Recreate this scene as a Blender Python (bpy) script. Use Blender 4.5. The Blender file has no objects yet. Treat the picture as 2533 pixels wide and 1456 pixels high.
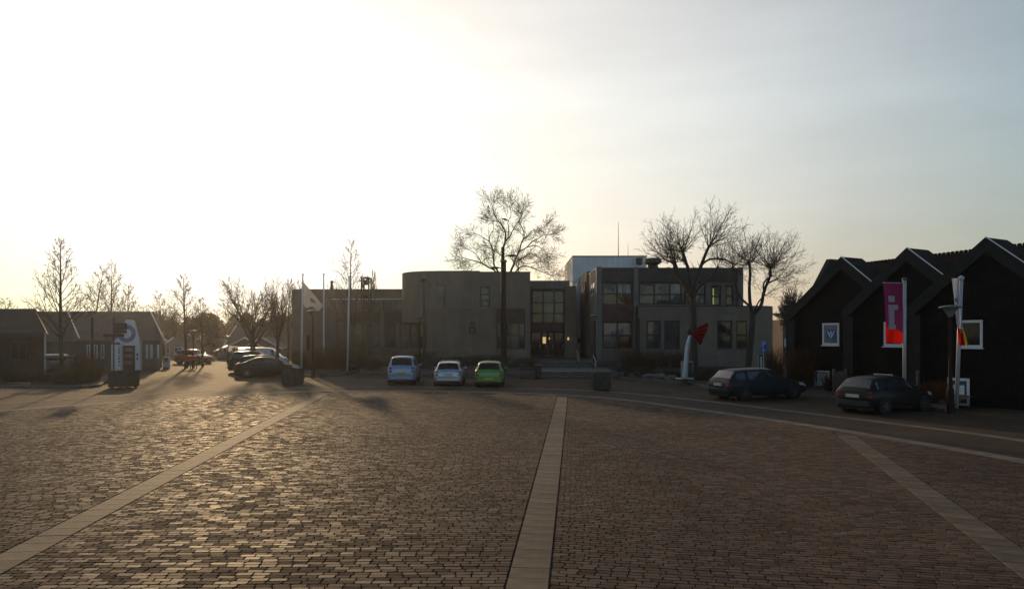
import bpy, bmesh, math, random
import numpy as np
from mathutils import Vector, Matrix
R = math.radians
sc = bpy.context.scene
COL = sc.collection
# ---------------------------------------------------------------- camera
CAMH = 3.0
F, CX, HY = 1780.4, 1266.0, 828.2          # focal length / principal column / horizon row of a 2532 px wide picture
cam_d = bpy.data.cameras.new('camera'); cam = bpy.data.objects.new('camera', cam_d); COL.objects.link(cam)
cam.location = (0, 0, CAMH); cam.rotation_euler = (R(90), 0, 0)
cam_d.sensor_width = 36; cam_d.lens = 36 * F / 2532.0
cam_d.shift_y = 0.0396
cam_d.clip_start = 0.1; cam_d.clip_end = 6000
sc.camera = cam
# ---------------------------------------------------------------- sky and sun
SUN_EL, SUN_AZ = R(12.0), R(-21.6)         # azimuth from +Y towards +X
SKY = dict(ak=1.653, ap=4.0, aa=5.32, ac=(1.0, 0.797, 0.61), nc=(1.38, 1.265, 1.07), nl=(0.380, 0.298, 0.335), el=0.304)
w = bpy.data.worlds.new('World'); sc.world = w; w.use_nodes = True
nt = w.node_tree; nt.nodes.clear()
out = nt.nodes.new('ShaderNodeOutputWorld'); bg = nt.nodes.new('ShaderNodeBackground')
sky = nt.nodes.new('ShaderNodeTexSky'); sky.sky_type = 'NISHITA'; sky.sun_disc = False
sky.sun_elevation = SUN_EL; sky.sun_rotation = SUN_AZ
sky.altitude = 0; sky.air_density = 1.0; sky.dust_density = 0.5; sky.ozone_density = 1.5
# hazy low-sun air: the clear sky plus a bright veil that thickens towards the horizon and round the sun
S = Vector((math.sin(SUN_AZ) * math.cos(SUN_EL), math.cos(SUN_AZ) * math.cos(SUN_EL), math.sin(SUN_EL)))
def wn(kind, **kw):
    n_ = nt.nodes.new(kind)
    for k_, v_ in kw.items(): setattr(n_, k_, v_)
    return n_
def wmath(op, a, b=None):
    n_ = wn('ShaderNodeMath', operation=op)
    for i_, q_ in enumerate((a, b)):
        if q_ is None: continue
        if isinstance(q_, (int, float)): n_.inputs[i_].default_value = q_
        else: nt.links.new(q_, n_.inputs[i_])
    return n_.outputs[0]
wtc = wn('ShaderNodeTexCoord'); nrm_ = wn('ShaderNodeVectorMath', operation='NORMALIZE'); nt.links.new(wtc.outputs['Generated'], nrm_.inputs[0])
dt_ = wn('ShaderNodeVectorMath', operation='DOT_PRODUCT'); nt.links.new(nrm_.outputs[0], dt_.inputs[0]); dt_.inputs[1].default_value = tuple(S)
ang_ = wmath('ARCCOSINE', wmath('MINIMUM', dt_.outputs['Value'], 0.99999))
sep_ = wn('ShaderNodeSeparateXYZ'); nt.links.new(nrm_.outputs[0], sep_.inputs[0])
el_ = wmath('MAXIMUM', sep_.outputs['Z'], 0.0)
def expo(v, k, a): return wmath('MULTIPLY', wmath('EXPONENT', wmath('MULTIPLY', v, -k)), a)
def tint(v, c):
    n_ = wn('ShaderNodeMix', data_type='RGBA', blend_type='MULTIPLY'); n_.inputs[0].default_value = 1
    nt.links.new(v, n_.inputs[6]); n_.inputs[7].default_value = (*c, 1); return n_.outputs[2]
def cadd(a, b):
    n_ = wn('ShaderNodeMix', data_type='RGBA', blend_type='ADD'); n_.inputs[0].default_value = 1; n_.clamp_result = False
    nt.links.new(a, n_.inputs[6]); nt.links.new(b, n_.inputs[7]); return n_.outputs[2]
AUR = tint(expo(wmath('POWER', ang_, SKY['ap']), SKY['ak'], SKY['aa']), SKY['ac'])
# faint streaks of thin cloud
wno = wn('ShaderNodeTexNoise'); wno.inputs['Scale'].default_value = 2.2; wno.inputs['Detail'].default_value = 5; wno.inputs['Roughness'].default_value = 0.55
wmp = wn('ShaderNodeMapping'); wmp.inputs['Scale'].default_value = (1, 1, 6); nt.links.new(nrm_.outputs[0], wmp.inputs[0]); nt.links.new(wmp.outputs[0], wno.inputs[0])
wmr = wn('ShaderNodeMapRange'); wmr.inputs[1].default_value = 0.35; wmr.inputs[2].default_value = 0.7; wmr.inputs[3].default_value = 0.955; wmr.inputs[4].default_value = 1.055; nt.links.new(wno.outputs[0], wmr.inputs[0])
elr_ = wn('ShaderNodeMapRange'); elr_.inputs[1].default_value = 0.0; elr_.inputs[2].default_value = SKY['el']; nt.links.new(el_, elr_.inputs[0])   # low air is warmer than high air
elc_ = wn('ShaderNodeMix', data_type='RGBA'); nt.links.new(wmath('MINIMUM', wmath('ADD', elr_.outputs[0], wmath('MAXIMUM', wmath('SUBTRACT', ang_, 0.8), 0.0)), 1.0), elc_.inputs[0]); elc_.inputs[6].default_value = (*SKY['nl'], 1); elc_.inputs[7].default_value = (*SKY['nc'], 1)
opp_ = wn('ShaderNodeMapRange'); opp_.inputs[1].default_value = 0.95; opp_.inputs[2].default_value = 1.7; nt.links.new(ang_, opp_.inputs[0])   # away from the sun the haze loses its warmth
opc_ = wn('ShaderNodeMix', data_type='RGBA'); nt.links.new(opp_.outputs[0], opc_.inputs[0]); nt.links.new(elc_.outputs[2], opc_.inputs[6]); opc_.inputs[7].default_value = (1.12, 1.15, 1.20, 1)
nsk_ = wn('ShaderNodeMix', data_type='RGBA', blend_type='MULTIPLY'); nsk_.inputs[0].default_value = 1; nt.links.new(sky.outputs[0], nsk_.inputs[6]); nt.links.new(opc_.outputs[2], nsk_.inputs[7])
tot_ = cadd(nsk_.outputs[2], AUR)
fin_ = wn('ShaderNodeMix', data_type='RGBA', blend_type='MULTIPLY'); fin_.inputs[0].default_value = 1; nt.links.new(tot_, fin_.inputs[6]); nt.links.new(wmr.outputs[0], fin_.inputs[7])
cap_ = wn('ShaderNodeVectorMath', operation='MINIMUM'); nt.links.new(fin_.outputs[2], cap_.inputs[0]); cap_.inputs[1].default_value = (11.6, 11.2, 10.2)   # veiled sun: the aureole stays within a few times paper white
nt.links.new(cap_.outputs[0], bg.inputs[0]); bg.inputs[1].default_value = 0.10
nt.links.new(bg.outputs[0], out.inputs[0])
sun_d = bpy.data.lights.new('sun', 'SUN'); sun = bpy.data.objects.new('sun', sun_d); COL.objects.link(sun)
sun_d.energy = 2.2; sun_d.angle = R(1.3); sun_d.color = (1.0, 0.68, 0.36)
sun.rotation_euler = (-S).to_track_quat('-Z', 'Y').to_euler(); sun.location = S * 100
vs = sc.view_settings; vs.view_transform = 'Standard'; vs.look = 'None'; vs.exposure = 0.0; vs.gamma = 1; vs.use_curve_mapping = False
sc.render.engine = 'CYCLES'
cy = sc.cycles; cy.max_bounces = 6; cy.diffuse_bounces = 3; cy.glossy_bounces = 3; cy.transmission_bounces = 4; cy.volume_bounces = 0
cy.transparent_max_bounces = 8; cy.use_denoising = True; cy.sample_clamp_indirect = 4; cy.sample_clamp_direct = 0; cy.caustics_reflective = False; cy.caustics_refractive = False
# ---------------------------------------------------------------- helpers
def X(d, y): return (d - CX) / F * y
def Zh(p, y): return CAMH - (p - HY) / F * y
def G(d, p, lev=0.0):
    y = F * (CAMH - lev) / (p - HY); return Vector((X(d, y), y, lev))
def V(d, p, y): return Vector((X(d, y), y, Zh(p, y)))
rng = np.random.default_rng(7)

MATS = {}
def mat(name, col, rough=0.6, var=0.12, scale=3.0, metal=0.0, spec=0.5, bump=0.0, bscale=40.0, coat=0.0, col2=None, trans=0.0, emit=None, emis=0.0, attr=None, avar=0.0, obj=True, alpha=None):
    """plain procedural material: two noise octaves mix the base colour, optional bump and per-piece variation"""
    if name in MATS: return MATS[name]
    m = bpy.data.materials.new(name); m.use_nodes = True; t = m.node_tree; N = t.nodes; L = t.links
    b = N['Principled BSDF']
    b.inputs['Roughness'].default_value = rough; b.inputs['Metallic'].default_value = metal
    b.inputs['Specular IOR Level'].default_value = spec; b.inputs['Coat Weight'].default_value = coat
    if coat: b.inputs['Coat Roughness'].default_value = 0.06
    tc = N.new('ShaderNodeTexCoord'); no = N.new('ShaderNodeTexNoise'); no.inputs['Scale'].default_value = scale; no.inputs['Detail'].default_value = 6; no.inputs['Roughness'].default_value = 0.65
    L.new(tc.outputs['Object'], no.inputs['Vector'])
    r = N.new('ShaderNodeValToRGB'); c2 = col2 or tuple(c * (1 - 2.2 * var) for c in col)
    r.color_ramp.elements[0].position = 0.32; r.color_ramp.elements[1].position = 0.68
    r.color_ramp.elements[0].color = (*[max(0.0, c) for c in c2], 1); r.color_ramp.elements[1].color = (*(col if col2 else [min(1, c * (1 + var)) for c in col]), 1)
    L.new(no.outputs[0], r.inputs[0]); src = r.outputs[0]
    if attr:
        a = N.new('ShaderNodeAttribute'); a.attribute_name = attr
        mr = N.new('ShaderNodeMapRange'); mr.inputs['To Min'].default_value = 1 - avar; mr.inputs['To Max'].default_value = 1 + avar; L.new(a.outputs['Fac'], mr.inputs['Value'])
        mx = N.new('ShaderNodeMix'); mx.data_type = 'RGBA'; mx.blend_type = 'MULTIPLY'; mx.inputs[0].default_value = 1
        L.new(src, mx.inputs[6]); L.new(mr.outputs[0], mx.inputs[7]); src = mx.outputs[2]
    L.new(src, b.inputs['Base Color'])
    if bump:
        n2 = N.new('ShaderNodeTexNoise'); n2.inputs['Scale'].default_value = bscale; n2.inputs['Detail'].default_value = 4; L.new(tc.outputs['Object'], n2.inputs['Vector'])
        bp = N.new('ShaderNodeBump'); bp.inputs['Strength'].default_value = bump; bp.inputs['Distance'].default_value = 0.02; L.new(n2.outputs[0], bp.inputs['Height']); L.new(bp.outputs[0], b.inputs['Normal'])
    if trans: b.inputs['Transmission Weight'].default_value = trans
    if emit: b.inputs['Emission Color'].default_value = (*emit, 1); b.inputs['Emission Strength'].default_value = emis
    m['base'] = list(col); MATS[name] = m; return m

def wloc(o):
    v = Vector((0, 0, 0))
    while o: v += o.location; o = o.parent
    return v
def meta(o, label=None, cat=None, group=None, kind=None):
    for k, v in (('label', label), ('category', cat), ('group', group), ('kind', kind)):
        if v: o[k] = v
    return o
def thing(name, label, cat, loc=(0, 0, 0), rz=0.0, group=None):
    o = bpy.data.objects.new(name, None); COL.objects.link(o); o.empty_display_size = 0.2
    o.location = loc; o.rotation_euler = (0, 0, rz); return meta(o, label, cat, group)

class MB:
    WORLD = True
    def __init__(s): s.v = []; s.f = []
    def quad(s, *p):
        n = len(s.v); s.v += [tuple(q) for q in p]; s.f.append(tuple(range(n, n + len(p)))); return s
    def box(s, x0, x1, y0, y1, z0, z1):
        n = len(s.v)
        s.v += [(x0, y0, z0), (x1, y0, z0), (x1, y1, z0), (x0, y1, z0), (x0, y0, z1), (x1, y0, z1), (x1, y1, z1), (x0, y1, z1)]
        s.f += [tuple(n + i for i in q) for q in ((3, 2, 1, 0), (4, 5, 6, 7), (0, 1, 5, 4), (1, 2, 6, 5), (2, 3, 7, 6), (3, 0, 4, 7))]; return s
    def prism(s, a, b):
        """two matching rings of points -> closed solid"""
        n = len(s.v); k = len(a); s.v += [tuple(p) for p in a] + [tuple(p) for p in b]
        s.f += [tuple(range(n + k - 1, n - 1, -1)), tuple(range(n + k, n + 2 * k))]
        s.f += [(n + i, n + (i + 1) % k, n + k + (i + 1) % k, n + k + i) for i in range(k)]; return s
    def extrude(s, pts, vec):
        vec = Vector(vec); return s.prism([Vector(p) for p in pts], [Vector(p) + vec for p in pts])
    def tube(s, path, r, n=8, cap=True):
        path = [Vector(p) for p in path]; rr = r if isinstance(r, (list, tuple)) else [r] * len(path); base = len(s.v)
        for i, p in enumerate(path):
            d = (path[min(i + 1, len(path) - 1)] - path[max(i - 1, 0)]).normalized()
            u = d.cross(Vector((0, 0, 1)) if abs(d.z) < 0.9 else Vector((1, 0, 0))).normalized(); q = d.cross(u)
            for k in range(n):
                a = 2 * math.pi * k / n; s.v.append(tuple(p + (u * math.cos(a) + q * math.sin(a)) * rr[i]))
        for i in range(len(path) - 1):
            for k in range(n):
                a0 = base + i * n + k; a1 = base + i * n + (k + 1) % n; s.f.append((a0, a1, a1 + n, a0 + n))
        if cap: s.f += [tuple(base + k for k in range(n - 1, -1, -1)), tuple(base + (len(path) - 1) * n + k for k in range(n))]
        return s
    def lathe(s, prof, n=20, c=(0, 0, 0)):
        base = len(s.v)
        for r, z in prof:
            for k in range(n):
                a = 2 * math.pi * k / n; s.v.append((c[0] + r * math.cos(a), c[1] + r * math.sin(a), c[2] + z))
        for i in range(len(prof) - 1):
            for k in range(n):
                a0 = base + i * n + k; a1 = base + i * n + (k + 1) % n; s.f.append((a0, a1, a1 + n, a0 + n))
        return s
    def grid(s, P):
        n = len(s.v); r = len(P); c = len(P[0])
        for row in P: s.v += [tuple(p) for p in row]
        s.f += [(n + i * c + j, n + i * c + j + 1, n + (i + 1) * c + j + 1, n + (i + 1) * c + j) for i in range(r - 1) for j in range(c - 1)]; return s
    def build(s, name, m, parent=None, world=True, smooth=False, bevel=0.0):
        off = wloc(parent) if (parent and world and MB.WORLD) else Vector((0, 0, 0))
        me = bpy.data.meshes.new(name); me.from_pydata([(a - off.x, b - off.y, c - off.z) for a, b, c in s.v], [], s.f); me.update()
        bm = bmesh.new(); bm.from_mesh(me); bmesh.ops.recalc_face_normals(bm, faces=bm.faces)
        if bevel: bmesh.ops.bevel(bm, geom=list(bm.edges), offset=bevel, segments=1, affect='EDGES')
        bm.to_mesh(me); bm.free()
        if smooth: me.polygons.foreach_set('use_smooth', [True] * len(me.polygons))
        me.materials.append(m); o = bpy.data.objects.new(name, me); COL.objects.link(o); o.parent = parent; return o

def np_mesh(name, v, f, m, parent=None, attr=None, kind=None, flat=False):
    """v (n,3), f (m,k) numpy -> one mesh object"""
    me = bpy.data.meshes.new(name); k = f.shape[1]
    me.vertices.add(len(v)); me.vertices.foreach_set('co', np.ascontiguousarray(v, dtype=np.float32).ravel())
    me.loops.add(f.size); me.loops.foreach_set('vertex_index', np.ascontiguousarray(f, dtype=np.int32).ravel())
    me.polygons.add(len(f)); me.polygons.foreach_set('loop_start', np.arange(0, f.size, k, dtype=np.int32))
    me.update(calc_edges=True)
    if flat or attr is not None: me.shade_flat()
    if attr is not None:
        a = me.attributes.new('rnd', 'FLOAT', 'FACE'); a.data.foreach_set('value', np.ascontiguousarray(attr, dtype=np.float32))
    me.materials.append(m); o = bpy.data.objects.new(name, me); COL.objects.link(o); o.parent = parent
    if kind: o['kind'] = kind
    return o

def seg_mesh(name, segs, m, parent, n=4, origin=None):
    """list of (p0,p1,r0,r1) -> open n-sided tapered tubes in one mesh, local to the parent's location"""
    A = np.array([(*a, *b, r, q) for a, b, r, q in segs]); p0 = A[:, 0:3]; p1 = A[:, 3:6]; r0 = A[:, 6]; r1 = A[:, 7]
    d = p1 - p0; d /= np.linalg.norm(d, axis=1, keepdims=True) + 1e-9
    ref = np.where(np.abs(d[:, 2:3]) < 0.9, np.array([[0, 0, 1.0]]), np.array([[1.0, 0, 0]]))
    u = np.cross(d, ref); u /= np.linalg.norm(u, axis=1, keepdims=True); q = np.cross(d, u)
    vs_ = []
    for r, p in ((r0, p0), (r1, p1)):
        for k in range(n):
            a = 2 * math.pi * k / n; vs_.append(p + (u * math.cos(a) + q * math.sin(a)) * r[:, None])
    v = np.stack(vs_, 1).reshape(-1, 3); b = np.arange(len(segs))[:, None] * 2 * n
    f = np.concatenate([np.concatenate([b + k, b + (k + 1) % n, b + n + (k + 1) % n, b + n + k], 1) for k in range(n)])
    if origin is not None: v = v - np.array(origin)
    return np_mesh(name, v, f, m, parent)

def catmull(P, n=10):
    P = [Vector((*p, 0)) if len(p) == 2 else Vector(p) for p in P]; o = []
    for i in range(len(P) - 1):
        a = P[max(i - 1, 0)]; b = P[i]; c = P[i + 1]; d = P[min(i + 2, len(P) - 1)]
        for k in range(n):
            t = k / n; o.append(0.5 * ((2 * b) + (c - a) * t + (2 * a - 5 * b + 4 * c - d) * t * t + (3 * b - a - 3 * c + d) * t ** 3))
    o.append(P[-1]); return o

# ---------------------------------------------------------------- ground and paving
def brick_texture_mat(name, c1, c2, mortar, rough, sx, sy, rot=0.0):
    m = bpy.data.materials.new(name); m.use_nodes = True; t = m.node_tree; N = t.nodes; L = t.links; b = N['Principled BSDF']
    tc = N.new('ShaderNodeTexCoord'); mp = N.new('ShaderNodeMapping'); mp.inputs['Rotation'].default_value = (0, 0, rot); L.new(tc.outputs['Object'], mp.inputs[0])
    br = N.new('ShaderNodeTexBrick'); br.inputs['Scale'].default_value = 1; br.inputs['Brick Width'].default_value = sx; br.inputs['Row Height'].default_value = sy
    br.inputs['Mortar Size'].default_value = 0.008; br.inputs['Mortar Smooth'].default_value = 0.3; br.inputs['Bias'].default_value = 0
    br.inputs['Color1'].default_value = (*c1, 1); br.inputs['Color2'].default_value = (*c2, 1); br.inputs['Mortar'].default_value = (*mortar, 1); L.new(mp.outputs[0], br.inputs[0])
    no = N.new('ShaderNodeTexNoise'); no.inputs['Scale'].default_value = 0.35; no.inputs['Detail'].default_value = 8; no.inputs['Roughness'].default_value = 0.7; L.new(tc.outputs['Object'], no.inputs[0])
    mr = N.new('ShaderNodeMapRange'); mr.inputs[1].default_value = 0.3; mr.inputs[2].default_value = 0.7; mr.inputs[3].default_value = 0.68; mr.inputs[4].default_value = 1.3; L.new(no.outputs[0], mr.inputs[0])
    mx = N.new('ShaderNodeMix'); mx.data_type = 'RGBA'; mx.blend_type = 'MULTIPLY'; mx.inputs[0].default_value = 1; L.new(br.outputs[0], mx.inputs[6]); L.new(mr.outputs[0], mx.inputs[7]); L.new(mx.outputs[2], b.inputs['Base Color'])
    b.inputs['Roughness'].default_value = rough; b.inputs['Specular IOR Level'].default_value = 0.08
    bp = N.new('ShaderNodeBump'); bp.inputs['Strength'].default_value = 0.6; bp.inputs['Distance'].default_value = 0.02; L.new(br.outputs[0], bp.inputs['Height']); L.new(bp.outputs[0], b.inputs['Normal'])
    MATS[name] = m; return m

M_SAND = mat('joint_sand', (0.032, 0.024, 0.018), 0.95, 0.3, 8)
M_SLAB = mat('concrete_slab', (0.130, 0.096, 0.064), 0.75, 0.2, 2.5, bump=0.25, bscale=60, attr='rnd', avar=0.2, spec=0.2)
M_RSLAB = mat('ring_slab', (0.165, 0.132, 0.100), 0.8, 0.18, 2.0, bump=0.25, bscale=60, attr='rnd', avar=0.15, spec=0.2)
M_KERB = mat('kerb_concrete', (0.11, 0.10, 0.085), 0.75, 0.2, 4, bump=0.3)
def m_brick():
    m = mat('clay_paver', (0.114, 0.072, 0.047), 0.5, 0.16, 9.0, spec=0.10, bump=0.25, bscale=70, attr='rnd', avar=0.38, col2=(0.078, 0.049, 0.031))
    t = m.node_tree; N = t.nodes; L = t.links; b = N['Principled BSDF']
    a = N.new('ShaderNodeAttribute'); a.attribute_name = 'rnd'
    mu = N.new('ShaderNodeMath'); mu.operation = 'MULTIPLY'; mu.inputs[1].default_value = 7.37; L.new(a.outputs['Fac'], mu.inputs[0])
    fr = N.new('ShaderNodeMath'); fr.operation = 'FRACT'; L.new(mu.outputs[0], fr.inputs[0])
    mr = N.new('ShaderNodeMapRange'); mr.inputs[3].default_value = 0.57; mr.inputs[4].default_value = 0.96; L.new(fr.outputs[0], mr.inputs[0]); L.new(mr.outputs[0], b.inputs['Roughness'])
    ge = N.new('ShaderNodeNewGeometry'); pn = N.new('ShaderNodeTexNoise'); pn.inputs['Scale'].default_value = 0.22; pn.inputs['Detail'].default_value = 7; pn.inputs['Roughness'].default_value = 0.62; L.new(ge.outputs['Position'], pn.inputs[0])
    pr = N.new('ShaderNodeMapRange'); pr.inputs[1].default_value = 0.32; pr.inputs[2].default_value = 0.68; pr.inputs[3].default_value = 0.72; pr.inputs[4].default_value = 1.28; L.new(pn.outputs[0], pr.inputs[0])   # worn and stained patches across the square
    src = b.inputs['Base Color'].links[0].from_socket; px = N.new('ShaderNodeMix'); px.data_type = 'RGBA'; px.blend_type = 'MULTIPLY'; px.inputs[0].default_value = 1; L.new(src, px.inputs[6]); L.new(pr.outputs[0], px.inputs[7]); L.new(px.outputs[2], b.inputs['Base Color'])
    return m
M_BRICK = m_brick()

gsz = 900.0
mb = MB(); mb.quad((-gsz, -300, -0.03), (gsz, -300, -0.03), (gsz, 1400, -0.03), (-gsz, 1400, -0.03))
ground = mb.build('ground', M_SAND); ground['kind'] = 'structure'

INNER = [(-26, -4), (-26, 5), (-25.2, 14), (-23.4, 22), (-20.3, 28.5), (-16.2, 33.9), (-12.7, 37.3), (-8.2, 38.8), (-3.1, 38.3), (2.2, 36.4), (5.1, 33.6), (7.2, 29.6), (9.2, 25.5), (10.6, 22.0), (12.2, 17.1), (13.4, 10), (13.8, 3), (13.6, -4)]
OUTER = [(-28.6, -4), (-28.6, 5), (-27.8, 15), (-25.6, 24.4), (-22.3, 31.4), (-18.7, 36.2), (-15.4, 39.3), (-10.5, 41.4), (-5.0, 41.9), (0.2, 40.7), (4.6, 38.6), (8.2, 33.9), (11.2, 28.0), (13.0, 24.3), (14.6, 20.25), (15.9, 12), (16.3, 4), (16.0, -4)]
inner = catmull(INNER, 12); outer = catmull(OUTER, 12)
# paving beyond the ring: one sheet from the ring outwards to the horizon
M_FAR = brick_texture_mat('street_paver', (0.085, 0.059, 0.038), (0.062, 0.043, 0.028), (0.03, 0.024, 0.018), 0.8, 0.215, 0.108, 0.12)
def offset_curve(c, d):
    o = []
    for i, p in enumerate(c):
        t = (c[min(i + 1, len(c) - 1)] - c[max(i - 1, 0)]).normalized(); nrm = Vector((-t.y, t.x, 0)); o.append(p + nrm * d)
    return o
cen = Vector((-4, 0, 0)); ow = offset_curve(outer, 0.15)
mb = MB(); far = [cen + (p - cen).normalized() * 850 for p in ow]
mid = [cen + (p - cen) * 2.2 for p in ow]
mb.grid([[(p.x, p.y, -0.004) for p in ow], [(p.x, p.y, -0.004) for p in mid], [(p.x, p.y, -0.004) for p in far]])
street = mb.build('street_paving', M_FAR); street['kind'] = 'structure'
# strip between the two rings
mb = MB(); n = len(inner)
mb.grid([[(p.x, p.y, -0.005) for p in offset_curve(inner, 0.1)], [(p.x, p.y, -0.005) for p in offset_curve(outer, -0.1)]])
M_RING = brick_texture_mat('ring_paver', (0.080, 0.058, 0.040), (0.058, 0.042, 0.030), (0.03, 0.025, 0.02), 0.8, 0.215, 0.108, 0.05)
rp = mb.build('ring_paving', M_RING); rp['kind'] = 'structure'

plaza = bpy.data.objects.new('plaza_paving', None); COL.objects.link(plaza); meta(plaza, kind='structure')
# radial slab bands: (point near, point far)
BANDS = [((-6.75, 9.6), (-9.75, 37.6)), ((0.17, 8.5), (2.5, 35.6)), ((6.75, 9.5), (10.0, 21.5))]
BW = 0.255
def bline(i, y):
    (x0, y0), (x1, y1) = BANDS[i]; return x0 + (x1 - x0) * (y - y0) / (y1 - y0)
def slab_solid(c, along, side, la, ws, lift, jit, rr):
    """bevelled slab: 4 top + 4 skirt vertices"""
    t = Vector((rr.normal(0, 0.004), rr.normal(0, 0.004), 0)); o = []
    for k, (e, z) in enumerate(((0.0, lift), (0.006, lift - 0.03))):
        for sa, ss in ((-1, -1), (1, -1), (1, 1), (-1, 1)):
            p = c + along * sa * (la + e) + side * ss * (ws + e); dz = (p - c).dot(t) * 0.5; o.append((p.x, p.y, z + dz + jit))
    return o
SF = [(0, 1, 2, 3), (4, 5, 1, 0), (5, 6, 2, 1), (6, 7, 3, 2), (7, 4, 0, 3)]
rs = np.random.default_rng(3)
def lay_slabs(points, tangents, half_len, half_w, name_far, lift, near_lim=17.5, M_SLAB=M_SLAB):
    fv = []; ff = []; fa = []
    for c, t in zip(points, tangents):
        side = Vector((-t.y, t.x, 0)); vv = slab_solid(c, t, side, half_len, half_w, lift, rs.normal(0, 0.0012), rs); r = rs.random()
        inview = c.y > 6 and abs(c.x) < 0.73 * c.y + 0.5
        if inview and c.y < near_lim:
            me = bpy.data.meshes.new('slab'); me.from_pydata([(a - c.x, b - c.y, z) for a, b, z in vv], [], SF); me.update()
            a = me.attributes.new('rnd', 'FLOAT', 'FACE'); a.data.foreach_set('value', [r] * 5); me.materials.append(M_SLAB)
            o = bpy.data.objects.new('slab', me); COL.objects.link(o); o.location = (c.x, c.y, 0); o.parent = plaza
        else:
            b = len(fv); fv += vv; ff += [tuple(b + i for i in q) for q in SF]; fa += [r] * 5
    if fv: np_mesh(name_far, np.array(fv), np.array(ff), M_SLAB, plaza, fa, 'stuff')
for i, (a, b) in enumerate(BANDS):
    a = Vector((*a, 0)); b = Vector((*b, 0)); t = (b - a).normalized(); a2 = a - t * 6; L_ = (b - a2).length; k = int(L_ / 0.4)
    lay_slabs([a2 + t * (0.4 * (j + 0.5)) for j in range(k)], [t] * k, 0.1925, BW - 0.006, 'slab_band', 0.0)
for crv, hw in ((inner, 0.26), (outer, 0.2)):
    acc = 0; pts = []; tg = []
    for i in range(len(crv) - 1):
        a, b = crv[i], crv[i + 1]; d = (b - a).length; t = (b - a) / d
        while acc < d: pts.append(a + t * acc); tg.append(t); acc += 0.4
        acc -= d
    lay_slabs(pts, tg, 0.193, hw, 'slab_ring', 0.004, M_SLAB=M_RSLAB)

# bricks: rows run across each wedge between two slab bands
INP = np.array([(p.x, p.y) for p in inner])
def inside(px, py):
    n = len(INP); res = np.zeros(px.shape, bool); j = n - 1
    for i in range(n):
        xi, yi = INP[i]; xj, yj = INP[j]
        if yi != yj:
            c = ((yi > py) != (yj > py)) & (px < (xj - xi) * (py - yi) / (yj - yi) + xi); res ^= c
        j = i
    return res
PIT, BL = 0.107, 0.213
def band_ang(i): (x0, y0), (x1, y1) = BANDS[i]; return math.atan2(x1 - x0, y1 - y0)
wedges = [(None, 0, band_ang(0) - R(5.0)), (0, 1, 0.5 * (band_ang(0) + band_ang(1))), (1, 2, 0.5 * (band_ang(1) + band_ang(2))), (2, None, band_ang(2) + R(6))]
C_, LN, TH = [], [], []
for lo, hi, ang in wedges:
    row = np.array([math.cos(ang), -math.sin(ang)]); up = np.array([math.sin(ang), math.cos(ang)])
    for k in range(int(-4 / PIT), int(48 / PIT)):
        o = up * (k * PIT) + rng.normal(0, 0.003, 2)
        def cut(i):   # parameter along the row where it meets a band's centre line
            (x0, y0), (x1, y1) = BANDS[i]; d = np.array([x1 - x0, y1 - y0]); nrm = np.array([d[1], -d[0]]); nrm /= np.linalg.norm(nrm)
            den = row @ nrm; return ((np.array([x0, y0]) - o) @ nrm) / den, abs(den)
        s0, s1 = -32.0, 32.0
        if lo is not None: a, dn = cut(lo); s0 = a + BW / dn + 0.012
        if hi is not None: a, dn = cut(hi); s1 = a - BW / dn - 0.012
        if s1 - s0 < 0.3: continue
        ymid = o[1]; lim = max(0.745 * max(ymid + abs(row[1]) * 14, 0) + 3.0, 6)
        s0c, s1c = max(s0, -lim - 2), min(s1, lim + 2)
        if s1c - s0c < 0.3: continue
        m_ = int((s1c - s0c) / (BL * 0.9)) + 3
        ln = np.clip(rng.normal(BL, 0.016, m_), 0.17, 0.25); ed = s0c - (rng.random() * 0.15 if s0c > s0 else -rng.random() * 0.01 + (0.09 if k % 2 else 0) * 0) + np.concatenate([[0], np.cumsum(ln)])
        if s0c <= s0 and k % 2: ed = np.concatenate([[ed[0]], ed[1:] - 0.1])
        ed = ed[ed < s1c]
        if s1c >= s1:
            if len(ed) and s1c - ed[-1] < 0.08: ed = ed[:-1]
            ed = np.append(ed, s1c)
        a, b = ed[:-1], ed[1:]; cc = 0.5 * (a + b); px = o[0] + row[0] * cc; py = o[1] + row[1] * cc
        ok = (py > 4.0) & (py < 41) & (np.abs(px) < 0.72 * py + 3.2) & inside(px, py)
        C_.append(np.stack([px[ok], py[ok]], 1)); LN.append((b - a)[ok]); TH.append(np.full(ok.sum(), ang))
C_ = np.concatenate(C_); LN = np.concatenate(LN); TH = np.concatenate(TH)
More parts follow.
